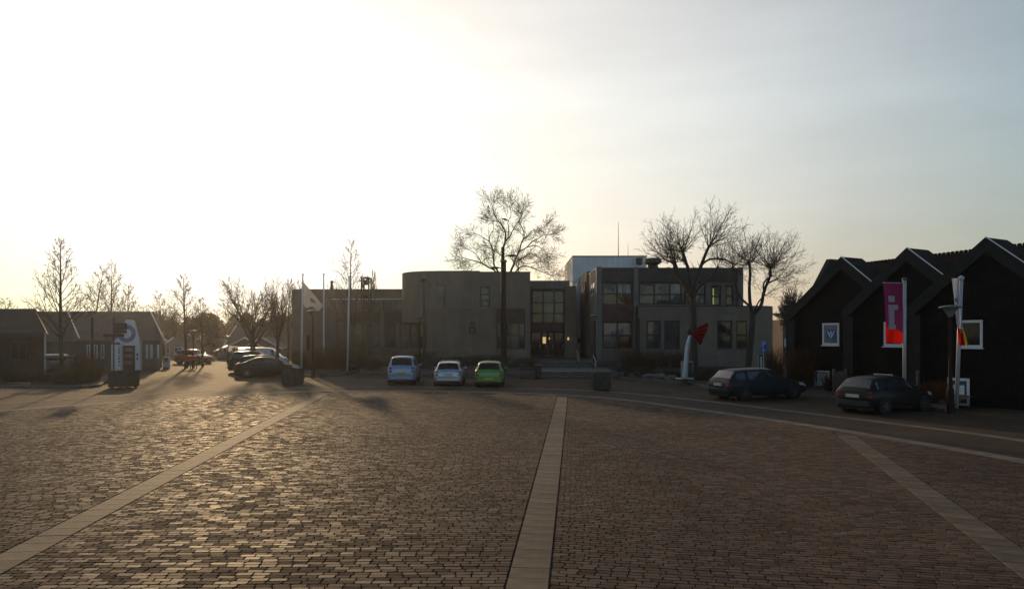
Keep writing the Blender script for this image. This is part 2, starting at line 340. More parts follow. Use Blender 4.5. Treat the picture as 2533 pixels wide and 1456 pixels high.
def brick_verts(L_, near, r, m):
    """local verts (m, nv, 3) of m bricks; near bricks have rounded corners"""
    hl = L_ / 2 - 0.0055 - r.random(m) * 0.004; hw = np.full(m, PIT / 2 - 0.0065) - r.random(m) * 0.003
    tx = r.normal(0, 0.009, m); ty = r.normal(0, 0.012, m); lift = r.normal(0, 0.0012, m)
    if near:
        cxs, cys = [], []
        for sx, sy, first in ((-1, -1, 0), (1, -1, 1), (1, 1, 0), (-1, 1, 1)):
            ca = r.uniform(0.012, 0.028, m); cb = r.uniform(0.010, 0.022, m)
            p1 = (sx * hl, sy * (hw - cb)); p2 = (sx * (hl - ca), sy * hw)
            for p in ((p1, p2) if first == 0 else (p2, p1)):
                cxs.append(p[0] + r.normal(0, 0.002, m)); cys.append(p[1] + r.normal(0, 0.0015, m))
    else:
        cxs = [-hl, hl, hl, -hl]; cys = [-hw, -hw, hw, hw]
    x = np.stack(cxs, 1); y = np.stack(cys, 1)
    z = lift[:, None] + x * tx[:, None] + y * ty[:, None]
    rings = [(x * 0.985, y * 0.965, z), (x + 0.001 * np.sign(x), y + 0.001 * np.sign(y), z - 0.004)] if near else [(x, y, z)]
    rings.append((x + 0.003 * np.sign(x), y + 0.003 * np.sign(y), np.full_like(z, -0.028)))
    return np.concatenate([np.stack(q, 2) for q in rings], 1)
def brick_faces(near):
    k = 8 if near else 4; rg = 3 if near else 2; q = []
    if near: q += [(0, 1, 2, 3), (3, 4, 7, 0), (4, 5, 6, 7)]
    else: q += [(0, 1, 2, 3)]
    for r_ in range(rg - 1):
        for i in range(k): q.append((r_ * k + k + i, r_ * k + k + (i + 1) % k, r_ * k + (i + 1) % k, r_ * k + i))
    return np.array(q)
def bake(idx, near, name):
    m = len(idx); lv = brick_verts(LN[idx], near, rng, m); c, s = np.cos(TH[idx])[:, None], np.sin(TH[idx])[:, None]
    wx = C_[idx, 0:1] + lv[:, :, 0] * c + lv[:, :, 1] * s; wy = C_[idx, 1:2] - lv[:, :, 0] * s + lv[:, :, 1] * c
    v = np.stack([wx, wy, lv[:, :, 2]], 2).reshape(-1, 3); bf = brick_faces(near); nv = lv.shape[1]
    f = (np.arange(m)[:, None, None] * nv + bf[None]).reshape(-1, 4); at = np.repeat(rng.random(m), len(bf))
    np_mesh(name, v, f, M_BRICK, plaza, at, 'stuff')
vis = (C_[:, 1] > 8.62) & (np.abs(C_[:, 0]) < 0.7111 * C_[:, 1] - 0.12)
order = np.argsort(np.where(vis, C_[:, 1], 1e3)); big = order[:300]; rest = np.setdiff1d(np.arange(len(C_)), big)
VAR = []
bfn = brick_faces(True)
for k in range(36):
    lv = brick_verts(np.array([BL]), True, rng, 1)[0]; me = bpy.data.meshes.new('brick'); me.from_pydata([tuple(p) for p in lv], [], [tuple(int(i) for i in q) for q in bfn]); me.update()
    a = me.attributes.new('rnd', 'FLOAT', 'FACE'); a.data.foreach_set('value', [float(rng.random())] * len(bfn)); me.materials.append(M_BRICK); VAR.append(me)
for i in big:
    o = bpy.data.objects.new('brick', VAR[int(rng.integers(36))]); COL.objects.link(o); o.parent = plaza
    o.location = (C_[i, 0], C_[i, 1], 0); o.rotation_euler = (0, 0, -TH[i] + (math.pi if rng.random() < 0.5 else 0)); o.scale = (LN[i] / BL, 1, 1)
nearm = C_[rest, 1] < 24
bake(rest[nearm], True, 'brick_field'); bake(rest[~nearm], False, 'brick_field')

# ---------------------------------------------------------------- building materials
M_WALL = mat('grey_brick_wall', (0.200, 0.152, 0.114), 0.9, 0.10, 0.8, bump=0.5, bscale=25)
M_WALL2 = mat('grey_block_wall', (0.214, 0.168, 0.129), 0.9, 0.09, 0.6, bump=0.5, bscale=22)
def weather(m, course=0.0):
    """rain streaks and, for masonry, faint courses"""
    t = m.node_tree; N = t.nodes; L = t.links; b = N['Principled BSDF']; tc = N.new('ShaderNodeTexCoord'); mp = N.new('ShaderNodeMapping'); mp.inputs['Scale'].default_value = (2.2, 2.2, .16); L.new(tc.outputs['Object'], mp.inputs[0])
    no = N.new('ShaderNodeTexNoise'); no.inputs['Scale'].default_value = 1.4; no.inputs['Detail'].default_value = 6; no.inputs['Roughness'].default_value = .7; L.new(mp.outputs[0], no.inputs[0]); mr = N.new('ShaderNodeMapRange'); mr.inputs[1].default_value = .3; mr.inputs[2].default_value = .7; mr.inputs[3].default_value = .84; mr.inputs[4].default_value = 1.10; L.new(no.outputs[0], mr.inputs[0]); fac = mr.outputs[0]
    if course:
        m2 = N.new('ShaderNodeMapping'); m2.inputs['Rotation'].default_value = (R(90), 0, 0); L.new(tc.outputs['Object'], m2.inputs[0]); br = N.new('ShaderNodeTexBrick'); br.inputs['Scale'].default_value = 1; br.inputs['Brick Width'].default_value = course * 2; br.inputs['Row Height'].default_value = course; br.inputs['Mortar Size'].default_value = .01; br.inputs['Color1'].default_value = (1.03, 1.03, 1.03, 1); br.inputs['Color2'].default_value = (.93, .93, .93, 1); br.inputs['Mortar'].default_value = (.86, .86, .86, 1); L.new(m2.outputs[0], br.inputs[0])
        mu = N.new('ShaderNodeMix'); mu.data_type = 'RGBA'; mu.blend_type = 'MULTIPLY'; mu.inputs[0].default_value = 1; L.new(br.outputs[0], mu.inputs[6]); L.new(fac, mu.inputs[7]); fac = mu.outputs[2]
    src = b.inputs['Base Color'].links[0].from_socket; mx = N.new('ShaderNodeMix'); mx.data_type = 'RGBA'; mx.blend_type = 'MULTIPLY'; mx.inputs[0].default_value = 1; L.new(src, mx.inputs[6]); L.new(fac, mx.inputs[7]); L.new(mx.outputs[2], b.inputs['Base Color'])
weather(M_WALL, .11); weather(M_WALL2, .11)
M_PIER = mat('concrete_pier', (0.19, 0.168, 0.142), 0.85, 0.10, 1.2, bump=0.3)
M_COPE = mat('dark_coping', (0.035, 0.032, 0.03), 0.5, 0.2, 2)
M_SPAN = mat('brown_spandrel', (0.060, 0.030, 0.022), 0.6, 0.2, 1.5)
M_SPANR = mat('dark_red_spandrel', (0.085, 0.022, 0.018), 0.55, 0.2, 1.5)
M_FASC = mat('dark_roof_fascia', (0.055, 0.045, 0.036), 0.7, 0.2, 1.0)
M_WHITE = mat('white_plaster', (0.70, 0.69, 0.70), 0.8, 0.06, 0.5, bump=0.2)
weather(M_WHITE); weather(M_PIER)
M_FRAME = mat('dark_window_frame', (0.022, 0.020, 0.018), 0.5, 0.2, 5)
M_PIPE = mat('dark_drainpipe', (0.03, 0.026, 0.022), 0.5, 0.2, 5)
M_STEEL = mat('galvanised_steel', (0.42, 0.42, 0.43), 0.4, 0.1, 6, metal=0.8)
M_DARKMETAL = mat('dark_painted_metal', (0.03, 0.027, 0.025), 0.45, 0.2, 6)
M_WFRAME = mat('white_window_frame', (0.68, 0.70, 0.73), 0.5, 0.05, 4)
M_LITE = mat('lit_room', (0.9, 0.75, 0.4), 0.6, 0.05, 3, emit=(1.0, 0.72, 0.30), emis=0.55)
def pane_mat(name, c, stripes=0.0, rough=0.04):
    m = mat(name, c, rough, 0.25, 0.7, spec=0.45)
    if stripes:
        t = m.node_tree; N = t.nodes; L = t.links; b = N['Principled BSDF']; lk = b.inputs['Base Color'].links[0]; src = lk.from_socket
        tc = N.new('ShaderNodeTexCoord'); wv = N.new('ShaderNodeTexWave'); wv.bands_direction = 'X'; wv.inputs['Scale'].default_value = 2.6; wv.inputs['Distortion'].default_value = 0.3; L.new(tc.outputs['Object'], wv.inputs[0])
        mr = N.new('ShaderNodeMapRange'); mr.inputs[3].default_value = 1 - stripes; mr.inputs[4].default_value = 1 + stripes; L.new(wv.outputs['Fac'], mr.inputs[0])
        mx = N.new('ShaderNodeMix'); mx.data_type = 'RGBA'; mx.blend_type = 'MULTIPLY'; mx.inputs[0].default_value = 1; L.new(src, mx.inputs[6]); L.new(mr.outputs[0], mx.inputs[7]); L.new(mx.outputs[2], b.inputs['Base Color'])
    return m
P_DARK = pane_mat('dark_pane', (0.020, 0.021, 0.022)); P_GREY = pane_mat('curtained_pane', (0.092, 0.096, 0.100), 0.2)
P_BLIND = pane_mat('blind_pane', (0.066, 0.068, 0.070), 0.55); P_BRIGHT = pane_mat('curtain_reflection_pane', (0.20, 0.21, 0.215), 0.3); P_RED = pane_mat('red_curtain_pane', (0.06, 0.018, 0.015), 0.3)  # bright panes: curtains plus reflected sky painted into the lighter base colour
def glass_mat(name, c):
    m = bpy.data.materials.new(name); m.use_nodes = True; t = m.node_tree; N = t.nodes; L = t.links; N.remove(N['Principled BSDF'])
    tr = N.new('ShaderNodeBsdfTransparent'); tr.inputs[0].default_value = (*c, 1); gl = N.new('ShaderNodeBsdfGlossy'); gl.inputs['Roughness'].default_value = 0.03
    fr = N.new('ShaderNodeFresnel'); fr.inputs[0].default_value = 1.5; mx = N.new('ShaderNodeMixShader'); L.new(fr.outputs[0], mx.inputs[0]); L.new(tr.outputs[0], mx.inputs[1]); L.new(gl.outputs[0], mx.inputs[2]); L.new(mx.outputs[0], N['Material Output'].inputs[0])
    MATS[name] = m; return m
M_GREENGLASS = glass_mat('green_tinted_glass', (0.50, 0.62, 0.42))

def wall_holes(mb, x0, x1, z0, z1, y, t, holes):
    """frontal wall of thickness t with rectangular openings (xa, xb, za, zb)"""
    xs = sorted({x0, x1, *[min(max(v, x0), x1) for h in holes for v in h[:2]]}); zs = sorted({z0, z1, *[min(max(v, z0), z1) for h in holes for v in h[2:]]})
    def solid(i, j):
        if i < 0 or j < 0 or i >= len(xs) - 1 or j >= len(zs) - 1: return False
        cx, cz = (xs[i] + xs[i + 1]) / 2, (zs[j] + zs[j + 1]) / 2
        return not any(h[0] < cx < h[1] and h[2] < cz < h[3] for h in holes)
    for i in range(len(xs) - 1):
        for j in range(len(zs) - 1):
            if not solid(i, j): continue
            a, b, c, d = xs[i], xs[i + 1], zs[j], zs[j + 1]
            mb.quad((a, y, c), (b, y, c), (b, y, d), (a, y, d)); mb.quad((b, y + t, c), (a, y + t, c), (a, y + t, d), (b, y + t, d))
            if not solid(i - 1, j): mb.quad((a, y + t, c), (a, y, c), (a, y, d), (a, y + t, d))
            if not solid(i + 1, j): mb.quad((b, y, c), (b, y + t, c), (b, y + t, d), (b, y, d))
            if not solid(i, j - 1): mb.quad((a, y + t, c), (b, y + t, c), (b, y, c), (a, y, c))
            if not solid(i, j + 1): mb.quad((a, y, d), (b, y, d), (b, y + t, d), (a, y + t, d))
    return mb
def window(parent, x0, x1, z0, z1, y, nx=(), nz=(), pane=None, fr=None, fw=0.06, panes=None, name='window', depth=0.14, sill=False):
    """frame of real bars in front of separate panes; nx / nz are the fractions where bars divide the window"""
    g = 0.004; mb = MB(); y0, y1 = y + depth - 0.05, y + depth + 0.03; x0 += g; x1 -= g; z0 += g; z1 -= g
    mb.box(x0, x0 + fw, y0, y1, z0, z1); mb.box(x1 - fw, x1, y0, y1, z0, z1); mb.box(x0 + fw, x1 - fw, y0, y1, z0, z0 + fw); mb.box(x0 + fw, x1 - fw, y0, y1, z1 - fw, z1)
    xe = [x0 + fw / 2] + [x0 + (x1 - x0) * f for f in nx] + [x1 - fw / 2]; ze = [z0 + fw / 2] + [z0 + (z1 - z0) * f for f in nz] + [z1 - fw / 2]
    for v in xe[1:-1]: mb.box(v - fw / 2, v + fw / 2, y0 + 0.004, y1, z0 + fw, z1 - fw)
    for v in ze[1:-1]:
        for i in range(len(xe) - 1): mb.box(xe[i] + fw / 2, xe[i + 1] - fw / 2, y0 + 0.006, y1, v - fw / 2, v + fw / 2)
    o = mb.build(name, fr or M_FRAME, parent); k = 0
    if sill: MB().box(x0 - 0.06, x1 + 0.06, y - 0.05, y + depth - 0.06, z0 - 0.07, z0 - 0.005).build('sill', M_PIER, o)
    for j in range(len(ze) - 1):
        for i in range(len(xe) - 1):
            pm = panes[k % len(panes)] if panes else (pane or P_DARK); k += 1
            MB().box(xe[i] + fw / 2 - .01, xe[i + 1] - fw / 2 + .01, y + depth - 0.01, y + depth + 0.008, ze[j] + fw / 2 - .01, ze[j + 1] - fw / 2 + .01).build('pane', pm, o)
    return o
TER = 0.85     # level of the entrance terrace
# ---------------------------------------------------------------- town hall
TH_ = thing('town_hall', 'low grey two-storey town hall with curved corners and flat roofs behind the square', 'building', (0, 66, 0))
def hole(d0, d1, p0, p1, y): return (X(d0, y), X(d1, y), Zh(p1, y), Zh(p0, y))
def frontage(name, d0, d1, ptop, y, holes, m, t=0.35, z0=0.0, core=None):
    """a front wall with openings plus a dark room box behind"""
    hs = [hole(*h, y) for h in holes]; mb = MB(); wall_holes(mb, X(d0, y), X(d1, y), z0, Zh(ptop, y), y, t, hs)
    w_ = mb.build(name, m, TH_); return w_, hs
# left wing
yL = 71.0; lw_holes = [(826, 848, 742, 768, yL), (852, 872, 742, 768, yL), (876, 898, 742, 768, yL), (918, 940, 742, 768, yL), (947, 970, 742, 768, yL), (976, 1000, 742, 768, yL),
                       (832, 872, 799, 860, yL), (875, 900, 799, 860, yL), (904, 941, 799, 860, yL), (952, 1000, 799, 860, yL), (757, 766, 828, 868, yL)]
wl, hs = frontage('wall', 721, 1000, 716, yL, [h[:4] for h in lw_holes], M_WALL)
for k, h in enumerate(hs):
    if k < 6: window(TH_, *h, yL, (), (0.72,), fr=M_FRAME, panes=[P_GREY, P_BRIGHT], fw=0.10)
    elif k < 10: window(TH_, *h, yL, (0.5,) if h[1] - h[0] > 1.4 else (), (0.5,), panes=[P_BLIND, P_GREY, P_BLIND], fw=0.13)
    else: window(TH_, *h, yL, (), (), pane=P_DARK)
mb = MB(); mb.box(X(830, yL), X(941, yL), yL - 0.06, yL - 0.004, Zh(797.5, yL), Zh(770, yL)); mb.box(X(952, yL), X(1000, yL), yL - 0.06, yL - 0.004, Zh(797.5, yL), Zh(770, yL)); mb.build('spandrel', M_SPAN, TH_)
MB().box(X(819, yL), X(1000, yL), yL - 0.12, yL - 0.003, Zh(741, yL), Zh(738.4, yL)).build('lintel', M_WHITE, TH_)
MB().box(X(941.5, yL), X(951.5, yL), yL - 0.22, yL - 0.005, 0, Zh(770, yL)).build('pier', M_PIER, TH_)
MB().box(X(721, yL), X(1000, yL), yL + 0.352, yL + 13, 0, Zh(717, yL)).build('wing', M_WALL, TH_)
MB().box(X(720.4, yL), X(1000, yL), yL - 0.05, yL + 13.1, Zh(716, yL), Zh(714.6, yL)).build('coping', M_COPE, TH_)
MB().box(X(790, yL), X(796.5, yL), yL + 4, yL + 4.6, Zh(714, yL), Zh(703, yL)).lathe([(.16, 0), (.13, .45), (.2, .5), (.1, .7)], 10, (X(793.3, yL), yL + 4.3, Zh(703, yL))).build('chimney', M_COPE, TH_)
# curved block
yC = 64.0; x0 = X(990, 66.3); x1 = X(1311, yC); zt = Zh(671.5, yC); zt2 = Zh(673.5, yC); zo = Zh(797, yC)
arc = [(x0, 80.0), (x0, 67.6)] + [(x0 + 3.6 - 3.6 * math.cos(a), 67.6 - 3.6 * math.sin(a)) for a in np.linspace(0.12, math.pi / 2, 12)]
xs_ = X(1186, yC)
ring = arc + [(xs_, yC), (xs_, 80.0)]
# upper curved volume: rounded piece without openings, then the flat front with openings
xf = x0 + 3.6
cur = arc + [(xf, 80.0)]
mb = MB(); mb.prism([(a, b, zo) for a, b in cur], [(a, b, zt) for a, b in cur]); mb.build('curved_wall', M_WALL2, TH_)
hs = [hole(1068, 1101, 703.5, 760, yC), hole(1187, 1212, 709, 758, yC), hole(1228, 1299, 763, 863, yC)]
mb = MB(); wall_holes(mb, xf + 0.003, xs_, Zh(762, yC) - 0.3, zt, yC, 0.4, [h for h in hs[:1]]); mb.build('wall', M_WALL2, TH_)
mb = MB(); wall_holes(mb, xs_ + 0.003, x1, 0, zt2, yC, 0.4, hs[1:]); mb.build('wall', M_WALL2, TH_)
MB().box(xf + 0.02, x1, yC + 0.402, 80, 0, zt2 - 0.05).build('wing', M_FASC, TH_)
mb = MB(); c2 = [(a * 1.0, b, 0) for a, b in cur]; mb.prism([(a, b, zt + 0.002) for a, b in cur], [(a, b, zt + 0.07) for a, b in cur]); mb.box(xf, xs_, yC - 0.04, 80, zt + 0.003, zt + 0.075); mb.box(xs_, x1 + .03, yC - 0.04, 80, zt2 + 0.003, zt2 + 0.07); mb.build('coping', M_COPE, TH_)
window(TH_, *hs[0], yC, (), (0.52,), panes=[P_DARK, P_GREY], fw=0.13)
window(TH_, *hs[1], yC, (), (0.33, 0.62), panes=[P_GREY, P_BRIGHT, P_GREY], fw=0.13)
wx0, wx1, wz0, wz1 = hs[2]; zs = Zh(797, yC)
MB().box(wx0 + .01, wx1 - .01, yC + 0.1, yC + 0.2, zs, wz1 - .01).build('spandrel', M_SPAN, TH_)
window(TH_, wx0, wx1, wz0, zs - 0.01, yC, (0.27, 0.5, 0.78), (0.5,), panes=[P_DARK, P_BLIND, P_GREY, P_DARK, P_BLIND], fw=0.12)
# forward lower block with a slightly bowed front
yF = 63.2; fx0, fx1 = X(1051, yF), X(1226, yF); npt = 14
fr_ = [(fx0 + (fx1 - fx0) * k / npt, yF + 0.55 - 0.55 * math.sin(math.pi * (0.06 + 0.88 * k / npt))) for k in range(npt + 1)]
pl = [(fx0, yC - 0.003)] + fr_ + [(fx1, yC - 0.003)]
mb = MB(); mb.prism([(a, b, 0) for a, b in pl], [(a, b, Zh(763, yF)) for a, b in pl]); mb.build('lower_front', M_WALL, TH_)
mb = MB(); mb.box(X(1159.5, yF), X(1176, yF), yF - 0.12, yF - 0.02, Zh(822, yF), Zh(806, yF)); mb.extrude([(X(1161, yF), yF - 0.14, Zh(804, yF)), (X(1164, yF), yF - .14, Zh(793, yF)), (X(1167.5, yF), yF - .14, Zh(799, yF)), (X(1171, yF), yF - .14, Zh(792, yF)), (X(1175, yF), yF - .14, Zh(804, yF))], (0, 0.1, 0)); em = mb.build('coat_of_arms', M_DARKMETAL, TH_); em['label'] = 'dark metal coat of arms with crown on the grey wall'
MB().extrude([(X(1164, yF), yF - 0.15, Zh(818, yF)), (X(1171.5, yF), yF - .15, Zh(818, yF)), (X(1168, yF), yF - .15, Zh(810, yF))], (0, 0.025, 0)).build('shield', M_PIER, em)
MB().tube([(X(1051, 63.6) - 0.1, 63.5, 0), (X(1051, 63.6) - 0.1, 63.5, Zh(697, 63.6))], 0.07).box(X(1051, 63.6) - .32, X(1051, 63.6) + .12, 63.3, 63.7, Zh(697, 63.6), Zh(690, 63.6)).build('drainpipe', M_PIPE, TH_)
# glazed recess under the curved corner
yR = 66.8; hs = [hole(988, 1012, 799, 861, yR), hole(1014, 1033, 799, 861, yR), hole(1035, 1050, 799, 861, yR)]
mb = MB(); wall_holes(mb, X(980, yR), X(1051.5, yR), 0, zo - 0.003, yR, 0.3, hs); mb.build('wall', M_WALL2, TH_)
for h, ps in zip(hs, ([P_GREY, P_BLIND], [P_GREY, P_RED], [P_RED, P_GREY])): window(TH_, *h, yR, (), (0.5,), panes=ps, fw=0.14)
MB().box(X(980, yR), X(1051, yR), yR + 0.303, 79.5, 0, zo - 0.003).build('wing', M_FASC, TH_)
# entrance link
yE = 67.5; ex0, ex1 = x1 + 0.003, X(1408, yE)
MB().box(ex0, ex1, yE - 0.25, 82, Zh(714.5, yE), Zh(695.5, yE)).build('parapet', M_PIER, TH_)
MB().box(ex0, ex1 + .03, yE - 0.3, 82.05, Zh(695.4, yE), Zh(694.2, yE)).build('coping', M_COPE, TH_)
mb = MB(); hs = [hole(1314, 1397, 717, 800, yE), hole(1313, 1397, 821, 878, yE)]
wall_holes(mb, ex0, X(1398, yE), 0.5, Zh(714.6, yE), yE, 0.3, hs); mb.build('wall', M_SPAN, TH_)
window(TH_, *hs[0], yE, (0.35, 0.68), (0.3, 0.63), panes=[P_DARK, P_DARK, P_GREY, P_DARK, P_GREY, P_GREY, P_DARK, P_GREY, P_GREY], fw=0.14)
MB().box(X(1316, yE), X(1396, yE), yE - 0.05, yE - 0.004, Zh(819, yE), Zh(801.5, yE)).build('spandrel', M_SPANR, TH_)
hx0, hx1, hz0, hz1 = hs[1]; hz0 = TER
dr = MB(); wd = (hx1 - hx0)
for a, b in ((0.02, 0.30), (0.32, 0.49), (0.51, 0.68), (0.70, 0.98)):
    xa, xb = hx0 + wd * a, hx0 + wd * b; d_ = MB(); fw = 0.07
    d_.box(xa, xa + fw, yE + .5, yE + .58, hz0, hz1); d_.box(xb - fw, xb, yE + .5, yE + .58, hz0, hz1); d_.box(xa + fw, xb - fw, yE + .5, yE + .58, hz0, hz0 + .12); d_.box(xa + fw, xb - fw, yE + .5, yE + .58, hz1 - .08, hz1)
    q = d_.build('door', M_FRAME, TH_)
    MB().box(xa + fw, xb - fw, yE + .53, yE + .545, hz0 + .12, hz1 - .08).build('pane', P_RED if a > .3 else P_DARK, q)
    MB().box(xb - fw - .06, xb - fw - .03, yE + .45, yE + .5, hz0 + .95, hz0 + 1.25).build('handle', M_STEEL, q)
MB().box(ex0, ex1, yE + 0.9, 82, 0.4, Zh(714.6, yE) - .01).build('wing', M_FASC, TH_)
lb = MB().box(X(1342.5, yE), X(1350.5, yE), yE + .48, yE + .495, Zh(849, yE), Zh(833, yE)).build('lit_notice', M_LITE, TH_); lb['label'] = 'small glowing yellow panel in the entrance'
MB().box(X(1358, yE), X(1360, yE), yE + .48, yE + .495, Zh(839, yE), Zh(834, yE)).build('lit_notice', M_LITE, TH_)
MB().lathe([(0.001, 0), (.07, .02), (.09, .14), (.07, .26), (.001, .28)], 10, (X(1405, 66.4), 66.35, Zh(841, 66.4))).build('wall_lamp', M_LITE, TH_)
MB().box(X(1396.5, 66.5), X(1425, 66.5), 66.5, 74, 0, Zh(707, 66.5)).build('side_wall', M_WALL, TH_)
# white tower
yT = 74.5; tx0, tx1 = X(1416, yT), X(1599, yT); zT = Zh(634.5, yT)
MB().box(tx0, tx1, yT, yT + 11.5, 0, zT).build('tower', M_WHITE, TH_)
MB().box(tx0 - .05, tx1 + .05, yT - .05, yT + 11.55, zT + .003, zT + 0.1).build('coping', M_COPE, TH_)
MB().box(tx0 - 0.05, tx0 - 0.003, yT + 5.2, yT + 6.6, zT - 3.2, zT - 1.9).build('vent_panel', M_COPE, TH_)
for d in (1430.5, 1437, 1452.5, 1456): MB().tube([(X(d, 79), 79, zT + .1), (X(d, 79), 79, zT + .42)], .13, 8).build('vent_pipe', M_DARKMETAL, TH_)
MB().tube([V(1529, 634, 78), V(1529, 548, 78)], [.05, .02], 6).build('mast', M_DARKMETAL, TH_)
MB().tube([V(1553, 634, 78), V(1553, 600, 78)], [.03, .012], 6).build('mast', M_DARKMETAL, TH_)
MB().lathe([(.05, 0), (.32, .1), (.36, .7), (.30, .75), (.0, .8)], 12, (X(1581, 73.6), 73.7, Zh(656, 73.7))).build('floodlight', M_DARKMETAL, TH_)
MB().box(X(1425.4, 73), X(1447.5, 73), 73, 74.4, 0, Zh(700, 73)).build('stair_wall', M_WHITE, TH_)
MB().box(X(1428, 73), X(1436, 73), 72.85, 72.98, Zh(846, 73), Zh(835, 73)).build('letter_box', M_DARKMETAL, TH_)
MB().box(X(1450, 67), X(1460.5, 67), 67, 74.3, 0, Zh(671, 67)).build('fin_wall', M_WALL, TH_)
MB().tube([(X(1447.6, 67), 66.9, .5), (X(1447.6, 67), 66.9, Zh(697, 67))], .07).build('drainpipe', M_PIPE, TH_)
# right wing upper storey
yW = 60.5; rx0, rx1 = X(1475, yW), X(1836, yW); zR = Zh(664, yW); zw1 = Zh(697, yW)
hl = [(1489, 1564.5, 697.5, 755, yW), (1579, 1697, 698, 753, yW), (1700, 1745, 698, 753, yW), (1759, 1783, 705, 756, yW), (1794, 1814, 705, 756, yW), (1489, 1564.5, 794.5, 861.5, yW)]
hs = [hole(*h) for h in hl]
zl = Zh(757.5, 59.0)
mb = MB(); wall_holes(mb, X(1487.6, yW), X(1823, yW), 0, zw1 + .003, yW, 0.35, hs); mb.build('wall', M_WALL, TH_)
MB().box(X(1487.6, yW), X(1823, yW), yW - 0.1, yW + .6, zw1 + .006, zR).build('fascia', M_FASC, TH_)
for a, b, tp in ((1474.6, 1487.5, 660), (1566, 1577, 661), (1823.2, 1836, 661.5)): MB().box(X(a, yW), X(b, yW), yW - 0.22, yW + 0.6, 0, Zh(tp, yW)).build('pier', M_PIER, TH_)
window(TH_, *hs[0], yW, (0.5,), (0.5,), panes=[P_RED, P_RED, P_GREY, P_BRIGHT, P_DARK, P_GREY], fw=0.13)
window(TH_, *hs[1], yW, (0.33, 0.66, 0.9), (0.46,), panes=[P_BLIND, P_BLIND, P_GREY, P_GREY, P_BLIND, P_GREY, P_BRIGHT, P_GREY], fw=0.13)
window(TH_, *hs[2], yW, (0.4,), (0.46,), panes=[P_DARK, P_GREY], fw=0.13)
window(TH_, *hs[3], yW, (), (0.46,), pane=M_GREENGLASS, fw=0.13); window(TH_, *hs[4], yW, (), (0.46,), pane=M_GREENGLASS, fw=0.13)
window(TH_, *hs[5], yW, (0.5,), (0.49,), panes=[P_GREY, P_RED, P_BRIGHT, P_BRIGHT], fw=0.14)
MB().box(X(1489, yW), X(1564.5, yW), yW - 0.05, yW - .004, Zh(794, yW), Zh(756, yW)).build('spandrel', M_SPANR, TH_)
yb = yW + 7.0; rm = X(1752, yW)
MB().box(rx0 + .03, rm, yW + 0.352, yb + 3, 0, zR - .06).build('wing', M_WALL, TH_)
MB().box(rm + .003, rx1 - .03, yW + .36, yb + 1, 0, hs[3][2] - 0.15).build('floor_block', M_WALL, TH_)
MB().box(rm + .003, rx1 - .03, yW + .62, yb + 1, hs[3][3] + 0.3, zR - .05).build('roof_block', M_WALL, TH_)
mb = MB(); k_ = yb / yW; bh = [(X(1750, yb) , X(1790, yb), hs[3][2] - .1, hs[3][3] + .25), (X(1791.5, yb), X(1822, yb), hs[3][2] - .1, hs[3][3] + .25)]
wall_holes(mb, rm, rx1 - .05, hs[3][2] - .15, hs[3][3] + .3, yb + .6, .3, bh); mb.build('rear_wall', M_WALL, TH_)
MB().box(rx1 - .3, rx1 - .02, yW + .62, yb + .5, hs[3][2] - .14, hs[3][3] + .29).build('end_wall', M_WALL, TH_)
MB().box(rx0, rx1, yW - .12, yb + 3, zR + .004, zR + 0.07).build('coping', M_COPE, TH_)
for k, (a, b) in enumerate(((61.9, 63.1), (63.6, 64.8))):
    q = MB().box(rx0 - .02, rx0 + .02, a, b, Zh(727, 62), Zh(698, 62)).build('window', M_WFRAME, TH_); MB().box(rx0 - .03, rx0 - .022, a + .1, b - .1, Zh(725, 62), Zh(700, 62)).build('pane', P_GREY, q)
vx = X(1614, 64); MB().lathe([(.5, 0), (.5, .5), (.42, .6), (.78, .85), (.78, 1.15), (.5, 1.25), (.0, 1.27)], 14, (vx, 64, zR)).build('roof_vent', M_DARKMETAL, TH_)
# right lower block, rounded right corner
yB = 58.8; bx0, bx1 = X(1579, yB), X(1938, yB); zB = Zh(757.5, yB); rr_ = 3.0
hl = [(1598, 1634, 792, 863, yB), (1643, 1681, 792, 863, yB), (1773, 1811, 792, 863, yB), (1820, 1852, 792, 863, yB)]; hs = [hole(*h) for h in hl]
mb = MB(); wall_holes(mb, bx0, bx1 - rr_, 0, zB, yB, .35, hs); mb.build('wall', M_WALL2, TH_)
for h in hs: window(TH_, *h, yB, (), (0.49,), panes=[P_BLIND, P_GREY] if h[0] < X(1700, yB) else [P_DARK, P_DARK], fw=0.14, sill=True)
ac = [(bx1 - rr_ + .003, yB)] + [(bx1 - rr_ + rr_ * math.sin(a), yB + rr_ - rr_ * math.cos(a)) for a in np.linspace(0.08, math.pi / 2, 12)] + [(bx1, 68), (bx1 - rr_ + .003, 68)]
MB().prism([(a, b, 0) for a, b in ac], [(a, b, zB) for a, b in ac]).build('curved_wall', M_WALL2, TH_)
MB().box(bx0 + .02, bx1 - rr_, yB + .352, yW - .225, 0, zB - .05).build('wing', M_FASC, TH_)
MB().box(rx1 + .02, bx1 - rr_, yW - .22, 68, 0, zB - .05).build('wing', M_FASC, TH_)
mb = MB(); mb.box(bx0, bx1 - rr_, yB - .04, yW - .23, zB + .003, zB + .07); mb.prism([(a, b, zB + .003) for a, b in ac], [(a, b, zB + .07) for a, b in ac]); mb.build('coping', M_COPE, TH_)
MB().tube([(X(1580, 58.7), 58.68, .4), (X(1580, 58.7), 58.68, Zh(787, 58.7))], .07).build('drainpipe', M_PIPE, TH_)

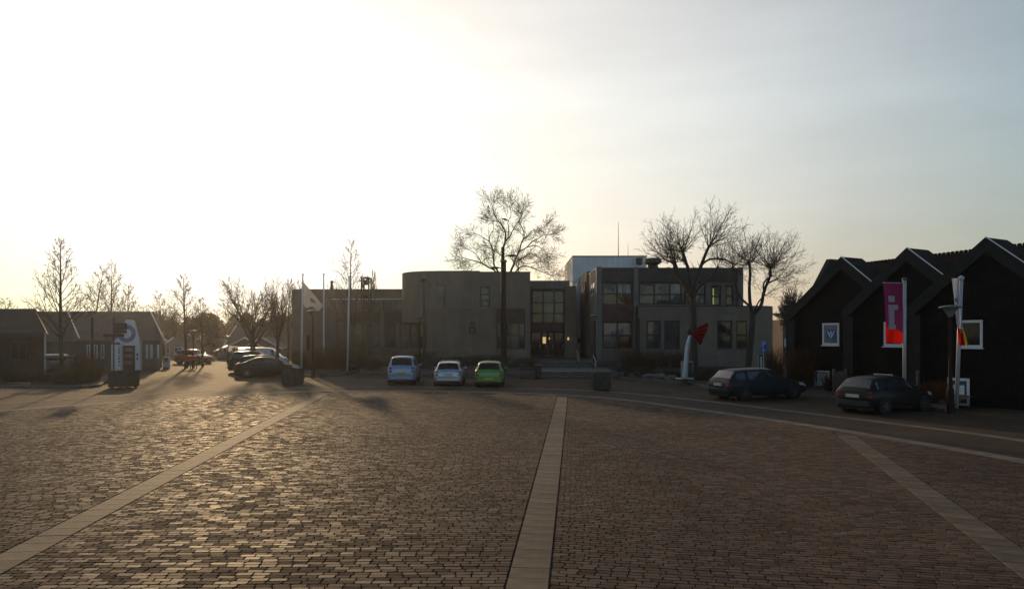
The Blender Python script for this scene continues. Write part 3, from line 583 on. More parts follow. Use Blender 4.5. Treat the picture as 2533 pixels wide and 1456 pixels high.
# ---------------------------------------------------------------- terrace, stairs, beds
M_SOIL = mat('dark_soil', (0.045, 0.034, 0.024), 0.95, 0.35, 3.0, bump=0.8, bscale=12)
M_PAVE = mat('terrace_paving', (0.12, 0.105, 0.088), 0.8, 0.12, 1.5, bump=0.3)
def sheet(name, pts, z, m, kind='structure', thick=0.0):
    mb = MB(); 
    if thick: mb.extrude([(x, y, z - thick) for x, y in pts], (0, 0, thick))
    else: mb.quad(*[(x, y, z) for x, y in pts])
    o = mb.build(name, m); o['kind'] = kind; return o
sheet('terrace', [(X(1310, 59.3), 59.3), (X(1480, 59.3), 59.3), (9.5, 61), (9.5, 75), (-1, 75), (X(1310, 64), 64)], TER, M_PAVE, thick=0.9)
st = thing('stairs', 'two broad flights of low dark steps leading up to the entrance', 'stairs', (4, 52, 0))
for k in range(3): MB().box(X(1326, 51), X(1527, 51), 50.4 + k * .36, 58.2, 0.002 + k * .135, (k + 1) * .135).build('step', M_KERB, st, bevel=.012)
for k in range(3): MB().box(X(1333, 57), X(1467, 57), 57.4 + k * .36, 60.2, .408 + k * .147, .408 + (k + 1) * .147).build('step', M_KERB, st, bevel=.012)
def bed(name, front, back, h0, h1, rows=6, m=M_SOIL):
    """planted slope between a front kerb line and a back line"""
    fr = catmull(front, 6); bk = catmull(back, 6); n = min(len(fr), len(bk)); fr = [fr[int(i * (len(fr) - 1) / (n - 1))] for i in range(n)]; bk = [bk[int(i * (len(bk) - 1) / (n - 1))] for i in range(n)]
    P = []
    for j in range(rows + 1):
        t = j / rows; P.append([(a.x + (b.x - a.x) * t, a.y + (b.y - a.y) * t, h0 + (h1 - h0) * min(1, t * 1.3) + (random.uniform(-.05, .07) if 0 < j < rows else 0)) for a, b in zip(fr, bk)])
    P.insert(0, [(p[0], p[1] + .02, -.02) for p in P[0]])
    o = MB().grid(P).build(name, m, smooth=True); o['kind'] = 'structure'
    mb = MB(); kb = [(a.x, a.y) for a in fr]
    for a, b in zip(kb[:-1], kb[1:]):
        d = Vector((b[0] - a[0], b[1] - a[1], 0)).normalized(); nn = Vector((d.y, -d.x, 0)) * .14
        mb.extrude([(a[0], a[1], -.02), (b[0], b[1], -.02), (b[0] + nn.x, b[1] + nn.y, -.02), (a[0] + nn.x, a[1] + nn.y, -.02)], (0, 0, h0 + .04))
    q = mb.build('kerb', M_KERB, o)
    return P
random.seed(5)
gxy = lambda d, p: tuple(G(d, p)[:2])
bed('bed_middle', [gxy(884, 934), gxy(1000, 934), gxy(1150, 934), gxy(1326, 934.5)], [(X(900, 62), 62), (X(1000, 62), 62), (X(1150, 62), 62), (X(1326, 62), 62)], .10, .75)
bed('bed_left', [gxy(735, 924), gxy(778, 932), gxy(850, 926), gxy(905, 912)], [(X(720, 70), 70), (X(790, 70), 70), (X(880, 70), 70), (X(990, 66), 66)], .10, .5)
bed('bed_right', [gxy(1530, 934), gxy(1640, 944), gxy(1715, 951), gxy(1764, 961), (12.6, 38.2), gxy(1973, 976), gxy(2090, 986), gxy(2220, 1000), gxy(2345, 1018)], [(X(1480, 60), 60), (X(1640, 58.6), 58.6), (X(1780, 58.6), 58.6), (19, 56), (19.5, 50), (18.5, 44), (18, 38), (19.0, 33.5), (19.3, 30)], .10, .45)
bed('bed_corner', [(-40, 40.6), gxy(0, 958), gxy(120, 959), gxy(232, 957), gxy(250, 949)], [(-42, 52), (-36, 52), (-33, 51), (-28, 49.5), (-25.5, 47.5)], .12, .2)
# ---------------------------------------------------------------- black gabled house on the right
M_BLACK = mat('black_stained_boards', (0.008, 0.006, 0.006), 0.8, spec=0.12, var=0.25, scale=2.0, bump=0.4, bscale=10)
M_FASCB = mat('charcoal_fascia', (0.012, 0.013, 0.014), 0.65, 0.2, 2.0, spec=.2)
M_TILE = mat('dark_roof_tile', (0.026, 0.017, 0.014), 0.8, 0.25, 6.0, spec=.06)
M_VERGE = mat('pale_metal_verge', (0.62, 0.63, 0.65), 0.35, 0.06, 4, metal=0.5)
M_BLUE = mat('blue_enamel', (0.02, 0.10, 0.33), 0.35, 0.05, 4); M_PRINTW = mat('white_print', (0.75, 0.76, 0.78), 0.5, 0.03, 4)
P1 = Vector((17.2, 37.3, 0)); av = Vector((0.5, -0.866, 0)); nv = Vector((-0.866, -0.5, 0))
BH = thing('gabled_house', 'black timber house with three steep staggered gables at the right edge', 'building', P1, R(-60))
MB.WORLD = False
units = [(0.0, 0.0, 3.35, 1.95), (3.94, -0.77, 3.2, 1.95), (7.7, -1.45, 3.2, 3.4)]
PK, SL = 6.9, 2.65 / 3.2
wins = [[(2033, 2075, 798.3, 853.3, 'sign'), (2012, 2051, 915.5, 954.5, 'low')], [(2184.7, 2234, 795, 856, 'big'), (2160, 2207.5, 924, 966, 'low')], [(2372, 2430, 791, 859.5, 'big'), (2342.7, 2397.7, 934, 1002.8, 'low')]]
def on_plane(d, p, base):
    dx = (d - CX) / F; t = (base.x * nv.x + base.y * nv.y) / (dx * nv.x + nv.y); q = Vector((dx * t, t, 0)); return (q - P1).dot(av), Zh(p, t)
for (ux, uy, wl_, wr_), wl2 in zip(units, wins):
    base = P1 + av * ux - nv * uy; hs = []
    for d0, d1, p0, p1, kd in wl2:
        a, zt0 = on_plane(d0, p0, base); _, zb0 = on_plane(d0, p1, base); b, zt1 = on_plane(d1, p0, base); _, zb1 = on_plane(d1, p1, base)
        hs.append((a, b, 0.5 * (zb0 + zb1), 0.5 * (zt0 + zt1), kd))
    zl_, zr_ = PK - SL * wl_, PK - SL * wr_; zc = min(zl_, zr_)
    mb = MB(); wall_holes(mb, ux - wl_ + .02, ux + wr_ - .02, 0, zc - .02, uy, .3, [h[:4] for h in hs]); mb.extrude([(ux - wl_ + .02, uy, zc - .02), (ux + wr_ - .02, uy, zc - .02), (ux + wr_ - .02, uy, zr_ - .02), (ux, uy, PK - .03), (ux - wl_ + .02, uy, zl_ - .02)], (0, .3, 0)); mb.build('wall', M_BLACK, BH)
    MB().box(ux - wl_ + .03, ux + wr_ - .03, uy + .303, uy + 5, 0, zc - .05).build('body', M_BLACK, BH)
    # roof slabs
    for sgn, wv_ in ((-1, wl_), (1, wr_)):
        e = (ux + sgn * (wv_ + (.12 if sgn < 0 or wv_ > 3 else 0)), PK - SL * (wv_ + (.12 if sgn < 0 or wv_ > 3 else 0))); up = Vector((0, 0, .14))
        A = [(ux + sgn * .002, uy - .22, PK), (e[0], uy - .22, e[1]), (e[0], uy + 1.5, e[1]), (ux + sgn * .002, uy + 1.5, PK)]
        MB().extrude(A, up).build('roof', M_TILE, BH)
        # bargeboard on the gable front, broad charcoal boards
        t_ = .62; B = [(ux + sgn * .003, uy - .225, PK + .13), (e[0], uy - .225, e[1] + .13), (e[0], uy - .225, e[1] + .13 - t_), (ux + sgn * .003, uy - .225, PK + .13 - t_ * 1.0)]
        MB().extrude(B, (0, -.06, 0)).build('bargeboard', M_FASCB, BH)
        if sgn > 0: MB().extrude([(ux + .02, uy - .30, PK + .145), (e[0], uy - .30, e[1] + .145), (e[0], uy - .20, e[1] + .145), (ux + .02, uy - .20, PK + .145)], (0, 0, .03)).build('verge_trim', M_VERGE, BH)  # pale strip paints the sky light along the right roof edge
    MB().box(ux - wl_ - .05, ux - wl_ + .5, uy - .285, uy - .004, 0, zl_ - .35).build('corner_board', M_FASCB, BH)
    for a, b, z0, z1, kd in hs:
        fwv = .11 if kd != 'low' else .12; q = window(BH, a, b, z0, z1, uy, (), (), pane=P_DARK if kd == 'big' else (P_BRIGHT if kd == 'sign' else P_GREY), fr=M_WFRAME, fw=fwv, depth=.05)
        MB().box(a - .05, b + .05, uy - .06, uy - .003, z0 - .05, z0 - .002).build('sill', M_WFRAME, q)
        cx, cz, ww = (a + b) / 2, (z0 + z1) / 2, (b - a); yy = uy + .03
        if kd == 'sign':
            sg = MB().box(cx - ww * .27, cx + ww * .27, yy - .012, yy - .002, cz - ww * .25, cz + ww * .27).build('emblem', M_BLUE, q); mb = MB(); s_ = ww * .2
            for ox, oz in ((-.45, .55), (.45, .55), (0, -.1)):   # three linked V shapes
                for sg_ in (-1, 1):
                    c0 = (cx + ox * s_, cz + (oz - .45) * s_); mb.extrude([(c0[0], yy - .018, c0[1] - .06), (c0[0] + sg_ * .42 * s_, yy - .018, c0[1] + .75 * s_), (c0[0] + sg_ * .42 * s_ + sg_ * .045, yy - .018, c0[1] + .75 * s_), (c0[0], yy - .018, c0[1] - .14)], (0, .004, 0))
            for sg_ in (-1, 1): mb.extrude([(cx, yy - .019, cz - 1.15 * s_), (cx + sg_ * 1.1 * s_, yy - .019, cz + .75 * s_), (cx + sg_ * 1.02 * s_, yy - .019, cz + .75 * s_), (cx, yy - .019, cz - 1.0 * s_)], (0, .003, 0))
            mb.build('emblem_print', M_PRINTW, sg)
        elif kd == 'low':
            MB().box(a + ww * .2, b - ww * .2, yy - .012, yy - .002, z0 + (z1 - z0) * .18, z1 - (z1 - z0) * .2).build('poster', M_PRINTW if ux < 1 else M_BLUE, q)
            if ux > 5: MB().box(a + ww * .24, b - ww * .24, yy - .018, yy - .013, z0 + (z1 - z0) * .26, z1 - (z1 - z0) * .26).build('poster', M_PRINTW, q)
# main ridge roof behind with single tiles on the upper courses; it follows the stagger of the gables
RZ, RX0, RX1 = 6.86, -2.6, 11.0
def RY(s_): return 2.6 - .195 * s_
rdv = Vector((1, -.195, 0)); dn = Vector((-.195, -1, 0)).normalized(); sln = (dn * 2.5 + Vector((0, 0, -2.1))).normalized()
A0, A1 = Vector((RX0, RY(RX0), RZ - .05)), Vector((RX1, RY(RX1), RZ - .05)); dr_ = dn * 1.8 + Vector((0, 0, -1.51)); du_ = -dn * 5 + Vector((0, 0, -4))
MB().prism([A0, A0 + dr_, A0 + du_], [A1, A1 + dr_, A1 + du_]).build('main_roof', M_TILE, BH)
g0 = Vector((RX0 - .55, RY(RX0), 0))
MB().extrude([g0 + Vector((0, .5, 7.35)), g0 + Vector((0, -.25, 7.35)), g0 + Vector((0, -1.6, 5.6)), g0 + Vector((0, -1.7, 0)), g0 + Vector((0, 4, 0)), g0 + Vector((0, 2.2, 5.4))], (.28, 0, 0)).build('gable_parapet', M_FASCB, BH)
tw, tl = .225, .34; prof = [(-.5, .0), (-.28, .045), (-.05, .055), (.2, .015), (.5, .0)]
tv = [tuple(rdv.normalized() * (px * tw) + sln * (k * tl * 1.05) + Vector((0, 0, pz * 1.1 + (.035 if k else 0)))) for k in (0, 1) for px, pz in prof]
tf = [(i, i + 1, i + 6, i + 5) for i in range(4)]; tv += [(x, y, z - .03) for x, y, z in tv[5:10]]; tf += [(5 + i, 6 + i, 11 + i, 10 + i) for i in range(4)]
tm = bpy.data.meshes.new('roof_tile'); tm.from_pydata(tv, [], tf); tm.update(); tm.materials.append(M_TILE)
for r_ in range(5):
    for c in range(60):
        o = bpy.data.objects.new('roof_tile', tm); COL.objects.link(o); o.parent = BH; sx_ = RX0 + .15 + c * tw; o.location = Vector((sx_, RY(sx_), RZ)) + sln * (r_ * tl); o.rotation_euler = (random.uniform(-.02, .02), random.uniform(-.02, .02), 0)
mb = MB()
for c in range(60): sx_ = RX0 + .15 + c * tw; mb.lathe([(.0, -.02), (.09, -.02), (.10, .06), (.07, .11), (.0, .12)], 6, (sx_, RY(sx_), RZ))
mb.build('ridge_tiles', M_TILE, BH)
MB.WORLD = True

# ---------------------------------------------------------------- buildings on the left
M_ROOFB = mat('brown_tiled_roof', (0.034, 0.026, 0.020), 0.75, 0.2, 1.2, bump=0.8, bscale=14)
M_ROOFG = mat('grey_tiled_roof', (0.056, 0.048, 0.040), 0.75, 0.18, 1.0, bump=0.8, bscale=14)
M_BRK = mat('dark_brick_house', (0.034, 0.025, 0.020), 0.9, 0.2, 2.0, bump=0.5)
M_BRKG = mat('grey_brick_house', (0.115, 0.105, 0.092), 0.9, 0.15, 1.5, bump=0.5)
def roof_block(parent, x0, x1, y0, y1, ze, zr, wall_m, roof_m, hip0=0.0, hip1=0.0, over=.25, skew=0.0):
    MB().prism([(x0, y0, 0), (x1, y0, 0), (x1 + skew, y1, 0), (x0 + skew, y1, 0)], [(x0, y0, ze), (x1, y0, ze), (x1 + skew, y1, ze), (x0 + skew, y1, ze)]).build('wall', wall_m, parent); ym = (y0 + y1) / 2
    a = [(x0 - over, y0 - over, ze - .1), (x1 + over, y0 - over, ze - .1), (x1 + over + skew, y1 + over, ze - .1), (x0 - over + skew, y1 + over, ze - .1)]; rdg = [(x0 - over + hip0 + skew / 2, ym, zr), (x1 + over - hip1 + skew / 2, ym, zr)]
    mb = MB(); v = len(mb.v); mb.v += a + rdg; mb.f += [(0, 1, 5, 4), (2, 3, 4, 5), (1, 2, 5), (3, 0, 4), (3, 2, 1, 0)]
    return mb.build('roof', roof_m, parent)
y = 52.0
D1 = thing('corner_house', 'dark brick house with brown hipped roof at the left edge', 'building', (-40, y, 0))
roof_block(D1, X(-260, y), X(113, y), y, y + 4.2, Zh(822, y), Zh(763, 54.1), M_BRK, M_ROOFB, 2.5, 1.0, skew=-2.9)
MB().box(X(-260, y) - .2, X(115, y), y - .3, y - .02, Zh(834, y), Zh(822.5, y)).build('fascia_board', mat('navy_fascia', (0.02, 0.022, 0.04), .6, .1, 2), D1)
MB().tube([(X(116, y), y - .2, 0), (X(116, y), y - .2, Zh(822, y))], .06).build('drainpipe', M_STEEL, D1)
q = window(D1, X(30, y), X(70, y), 1.2, 2.5, y - .2, (.5,), (), pane=P_DARK, depth=.1)
y = 62.0
D2 = thing('gable_house', 'long low house with grey roof and white curved entrance gable carrying a blue ring', 'building', (X(300, y), y, 0))
ze, zr = Zh(838.5, y), Zh(770, 66.5); xa, xb = X(190, y), X(396, y)
roof_block(D2, xa, xb, y, y + 9, ze, zr, M_BRKG, M_ROOFG, .1, 0.6, skew=-4.8)
for d0, p0, d1, p1 in ((167, 772, 195, 837), (372, 772, 403, 837)):
    A = V(d0, p0, 66.2); B = V(d1, p1, 61.7); MB().extrude([A, B, B + Vector((.09, 0, 0)), A + Vector((.09, 0, 0))], (0, 0, .08)).build('verge_trim', M_VERGE, D2)
yg = y - .35   # white gable: stepped curved outline
gl = [(282, 915), (345.5, 915), (345.5, 843), (340, 838), (334, 820), (329, 797), (326, 791.5), (312, 790.5), (308, 796), (302, 815), (295, 832), (284, 840), (282, 846)]
mb = MB(); dxa, dxb, dzt = X(299, yg), X(334, yg), Zh(854, yg)
lo = [(X(282, yg), 0), (dxa, 0), (dxa, Zh(846, yg)), (X(282, yg), Zh(846, yg))]; ro = [(dxb, 0), (X(345.5, yg), 0), (X(345.5, yg), Zh(846, yg)), (dxb, Zh(846, yg))]
mid_ = [(dxa, dzt), (dxb, dzt), (dxb, Zh(846, yg)), (dxa, Zh(846, yg))]
for pl in (lo, ro, mid_): mb.extrude([(a, yg, b) for a, b in pl], (0, .4, 0))
mb.extrude([(X(d, yg), yg, min(Zh(p, yg), 99)) for d, p in gl[2:] if True] + [(X(345.5, yg), yg, Zh(846, yg))], (0, .4, 0)); mb.build('entrance_gable', M_WHITE, D2)
MB().box(X(282, y), X(345, y), yg + .4, y + 4, 0, Zh(840, y)).build('porch', M_BRKG, D2)
MB().box(dxa + .02, dxb - .02, yg + .3, yg + .38, 0, dzt - .01).build('entrance', M_FRAME, D2)
for k in range(3): MB().box(dxa + .15, dxb - .35, yg + .27, yg + .3, .5 + k * .55, .8 + k * .55).build('notice', P_BRIGHT, D2)
mb = MB(); cx, cz = X(313, yg), Zh(824, yg); n_ = 24
for k in range(n_):
    a0, a1 = [2 * math.pi * (k + e) / n_ for e in (0, 1)]; mb.extrude([(cx + r * math.cos(a), yg - .03, cz + r * math.sin(a)) for r, a in ((.42, a0), (.78, a0), (.78, a1), (.42, a1))], (0, .027, 0))
rg = mb.build('ring_emblem', mat('slate_blue_paint', (0.13, 0.16, 0.30), .6, .1, 2), D2)
MB().box(X(338, yg), X(341.5, yg), yg - .03, yg - .003, Zh(889, yg), Zh(884, yg)).build('notice', M_FRAME, D2); MB().box(X(338, yg), X(341.5, yg), yg - .03, yg - .003, Zh(880, yg), Zh(873, yg)).build('notice', M_FRAME, D2)
for d0, d1 in ((216, 224), (234, 242), (251, 259), (362, 366.5), (373, 378), (390, 394)):
    window(D2, X(d0, y), X(d1, y), Zh(886, y), Zh(852, y), y - .12, (), (), pane=P_GREY, fr=M_WFRAME, fw=.06, depth=.06)
mb = MB(); mb.box(X(200, 64), X(230, 64), 63.3, 63.9, Zh(790, 64), Zh(788.5, 64)); 
D3 = thing('rear_house', 'grey house with long plain roof behind the leafless tree at left', 'building', (-42, 70, 0))
roof_block(D3, X(60, 70), X(262, 70), 70, 78, Zh(842, 70), Zh(770, 74), M_BRKG, M_ROOFG, skew=-6.0)
# far houses in the haze
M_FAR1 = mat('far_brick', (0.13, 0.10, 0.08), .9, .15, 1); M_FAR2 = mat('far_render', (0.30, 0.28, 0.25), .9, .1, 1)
for nm, lab, d0, d1, y, pe, pr, wm in (('far_house', 'small hazy house with white-edged sloping roof left of the street trees', 396, 456, 92, 862, 835, M_FAR2), ('far_house', 'broad hazy brick house behind the wide bare tree', 560, 722, 100, 852, 806, M_FAR1),
                                ('far_house', 'low hazy shed with pale roof edge behind the parked cars', 536, 600, 88, 868, 855, M_FAR1), ('far_house', 'distant hazy house right of the tall bare street tree', 466, 535, 115, 858, 838, M_FAR2)):
    o = thing(nm, lab, 'building', (X((d0 + d1) / 2, y), y, 0)); x0_, x1_ = X(d0, y), X(d1, y); roof_block(o, x0_, x1_, y, y + 8, Zh(pe, y), Zh(pr, y + 4), wm, M_ROOFB, 0, 1.2)
    nw = max(2, int((x1_ - x0_) / 2.6))
    for k in range(nw):
        xc = x0_ + (x1_ - x0_) * (k + .5) / nw; window(o, xc - .5, xc + .5, .6, 1.5, y - .12, (.5,), (), pane=P_GREY, fr=M_WFRAME, fw=.07, depth=.06)
    A = Vector((x0_ - .3, y - .3, Zh(pe, y) - .1)); B = Vector((x0_ - .25, y + 4, Zh(pr, y + 4))); MB().extrude([A, B, B + Vector((.12, 0, 0)), A + Vector((.12, 0, 0))], (0, 0, .1)).build('verge_trim', M_VERGE, o)
for k, (dg, ya) in enumerate(((606, 99.0), (648, 99.2))):
    o = thing('gable_dormer_house', ['white-edged steep gable house far behind the white van', 'second white-edged gable house further right behind the street trees'][k], 'building', (X(dg, ya), ya, 0)); yy = ya - 4; hw = 2.6; xc = X(dg, yy); ze, zp = Zh(862, yy), Zh(836, yy)
    MB().extrude([(xc - hw, yy, 0), (xc + hw, yy, 0), (xc + hw, yy, ze), (xc, yy, zp), (xc - hw, yy, ze)], (0, 4, 0)).build('wall', M_FAR1, o)
    for s_ in (-1, 1): MB().extrude([(xc, yy - .15, zp + .02), (xc + s_ * (hw + .2), yy - .15, ze - .1), (xc + s_ * (hw + .2), yy + 3.9, ze - .1), (xc, yy + 3.9, zp + .02)], (0, 0, .12)).build('roof', M_ROOFB, o); MB().extrude([(xc, yy - .22, zp + .16), (xc + s_ * (hw + .2), yy - .22, ze + .04), (xc + s_ * (hw + .2), yy - .22, ze - .1), (xc, yy - .22, zp)], (0, .06, 0)).build('verge_trim', M_VERGE, o)
o = thing('back_house', 'small house with white window frame in the gap right of the town hall', 'building', (X(1945, 75), 75, 0)); MB().box(X(1936, 75), X(1975, 75), 75, 82, 0, Zh(790, 75)).build('wall', M_FAR1, o); window(o, X(1939, 75), X(1947.5, 75), Zh(857, 75), Zh(837, 75), 74.85, (), (), pane=P_GREY, fr=M_WFRAME, fw=.12, depth=.06); MB().extrude([(X(1935, 75), 74.7, Zh(790, 75)), (X(1976, 75), 74.7, Zh(790, 75)), (X(1976, 75), 78.5, Zh(775, 75)), (X(1935, 75), 78.5, Zh(775, 75))], (0, 0, .15)).build('roof', M_ROOFB, o)

# ---------------------------------------------------------------- trees
M_BARK = mat('grey_brown_bark', (0.060, 0.048, 0.036), 0.9, 0.25, 5, bump=0.6, bscale=20)
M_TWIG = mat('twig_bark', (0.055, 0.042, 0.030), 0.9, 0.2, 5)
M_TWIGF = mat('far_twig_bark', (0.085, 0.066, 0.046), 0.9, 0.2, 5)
UPV = Vector((0, 0, 1))
STY = {
 'excurrent': dict(L=[1.0, .42, .40, .42], n=[38, 8, 4], t0=[.26, .25, .25], ang=[60, 38, 34], seg=[12, 7, 4, 2], wob=[.03, .09, .12, .14], trop=[.05, .055, .03, .02], sh=[.86, .5, .3], tap=[.12, .3, .4, .5], rr=[.36, .5, .55], az=2.4),
 'slim': dict(L=[1.0, .34, .42, .42], n=[30, 7, 4], t0=[.3, .25, .25], ang=[50, 36, 32], seg=[12, 6, 4, 2], wob=[.04, .09, .12, .14], trop=[.05, .09, .03, .02], sh=[.78, .5, .3], tap=[.12, .3, .4, .5], rr=[.38, .5, .55], az=2.4),
 'poplar': dict(L=[1.0, .40, .40, .4], n=[40, 6, 4], t0=[.12, .25, .25], ang=[34, 28, 30], seg=[10, 6, 4, 2], wob=[.03, .08, .15, .2], trop=[.05, .15, .1, .05], sh=[.7, .5, .3], tap=[.12, .3, .4, .5], rr=[.4, .5, .55], az=2.4),
 'round': dict(L=[.42, 1.22, .60, .56, .55], n=[10, 8, 8, 6], t0=[.36, .20, .16, .14], ang=[60, 44, 42, 40], seg=[5, 11, 8, 5, 3], wob=[.05, .12, .13, .15, .17], trop=[.05, .045, .02, .0, .0], sh=[.05, .40, .42, .35], tap=[.7, .2, .3, .35, .45], rr=[.44, .46, .46, .5], az=2.4, aj=(.2, 1.2)),
 'vase': dict(L=[.30, 1.25, .62, .5, .5], n=[9, 7, 6, 5], t0=[.55, .2, .2, .2], ang=[34, 32, 34, 36], seg=[4, 8, 6, 4, 2], wob=[.05, .07, .10, .12, .14], trop=[.05, .06, .05, .03, .02], sh=[.1, .45, .4, .3], tap=[.75, .25, .35, .45, .5], rr=[.5, .5, .55, .6], az=2.4),
 'pollard': dict(L=[.44, .50, 1.10, .40, .45], n=[6, 11, 13, 4], t0=[.70, .66, .12, .2], ang=[52, 44, 30, 30], seg=[5, 6, 9, 4, 2], wob=[.06, .18, .075, .12, .14], trop=[.05, .13, .05, .03, .0], sh=[.1, .12, .45, .3], tap=[.78, .62, .2, .4, .5], rr=[.60, .25, .42, .6], az=2.4),
}
def tree(name, label, loc, h, spread, style, seed, r0, m_twig=None, group=None, lean=(0, 0), off=0.0, rmin=0.0091, cat='tree', limbs=2, dens=1.0):
    P = STY[style]; rd = random.Random(seed); S0, S1 = [], []; ml = len(P['L'])
    def rv(): return Vector((rd.gauss(0, 1), rd.gauss(0, 1), rd.gauss(0, 1)))
    def grow(p, d, L, r, lev):
        ns = P['seg'][lev]; pts = [(p, r, d)]
        for i in range(ns):
            d = (d + rv() * P['wob'][lev] * .6 + UPV * P['trop'][lev]).normalized(); p2 = p + d * (L / ns); r2 = max(rmin, pts[0][1] * (1 - (1 - P['tap'][lev]) * (i + 1) / ns))
            (S0 if lev < limbs else S1).append((p, p2, pts[-1][1], r2)); p = p2; pts.append((p, r2, d))
        if lev + 1 < ml:
            n = max(1, int(P['n'][lev] * (dens if lev > 0 else 1) * rd.uniform(.8, 1.2))) if lev else P['n'][lev]; ph = rd.uniform(0, 6.28)
            for k in range(n):
                t = P['t0'][lev] + (1 - P['t0'][lev]) * (k + rd.random()) / n; t = min(t, .995); f = t * ns; i = int(f); f -= i; q = pts[i][0].lerp(pts[i + 1][0], f); rq = pts[i][1] + (pts[i + 1][1] - pts[i][1]) * f; dd = pts[i + 1][2]
                u = dd.cross(UPV if abs(dd.z) < .9 else Vector((1, 0, 0))).normalized(); w_ = dd.cross(u); az = ph + k * P['az'] + rd.uniform(-.4, .4); an = R(P['ang'][lev]) * rd.uniform(*(P.get('aj', (.7, 1.25)) if lev == 0 else (.7, 1.25)))
                cd = (dd * math.cos(an) + (u * math.cos(az) + w_ * math.sin(az)) * math.sin(an)).normalized()
                grow(q, cd, L * P['L'][lev + 1] * (1 - P['sh'][lev] * (t - P['t0'][lev]) / (1 - P['t0'][lev] + 1e-6)) * rd.uniform(.75, 1.2), max(rmin, rq * P['rr'][lev]), lev + 1)
    grow(Vector((0, 0, 0)), Vector((lean[0], lean[1], 1)).normalized(), h * P['L'][0], r0, 0)
    pts = np.array([b for _, b, _, _ in S0 + S1]); top = pts[:, 2].max(); up_ = pts[pts[:, 2] > .45 * top]; med = Vector((0.5 * (np.percentile(up_[:, 0], 2) + np.percentile(up_[:, 0], 98)), 0.5 * (np.percentile(up_[:, 1], 2) + np.percentile(up_[:, 1], 98)), 0)); ex = 0.5 * (np.percentile(up_[:, 0], 99) - np.percentile(up_[:, 0], 1)); sz = h / top; sx = spread / ex
    def fit(S):
        o = []
        for a, b, ra, rb in S:
            def sc_(v): k = min(1.0, v.z / (0.25 * top)); k2 = min(1.0, v.z / (.5 * top)); s_ = 1 + (sx - 1) * k; return ((v.x - med.x * k2) * s_ + off * k2, (v.y - med.y * k2) * s_, v.z * sz)
            o.append((sc_(a), sc_(b), ra, rb))
        return o
    T = thing(name, label, cat, loc, 0, group); seg_mesh('trunk', fit(S0), M_BARK, T, 7); 
    seg_mesh('crown', fit(S1), m_twig or M_TWIG, T, 3); return T
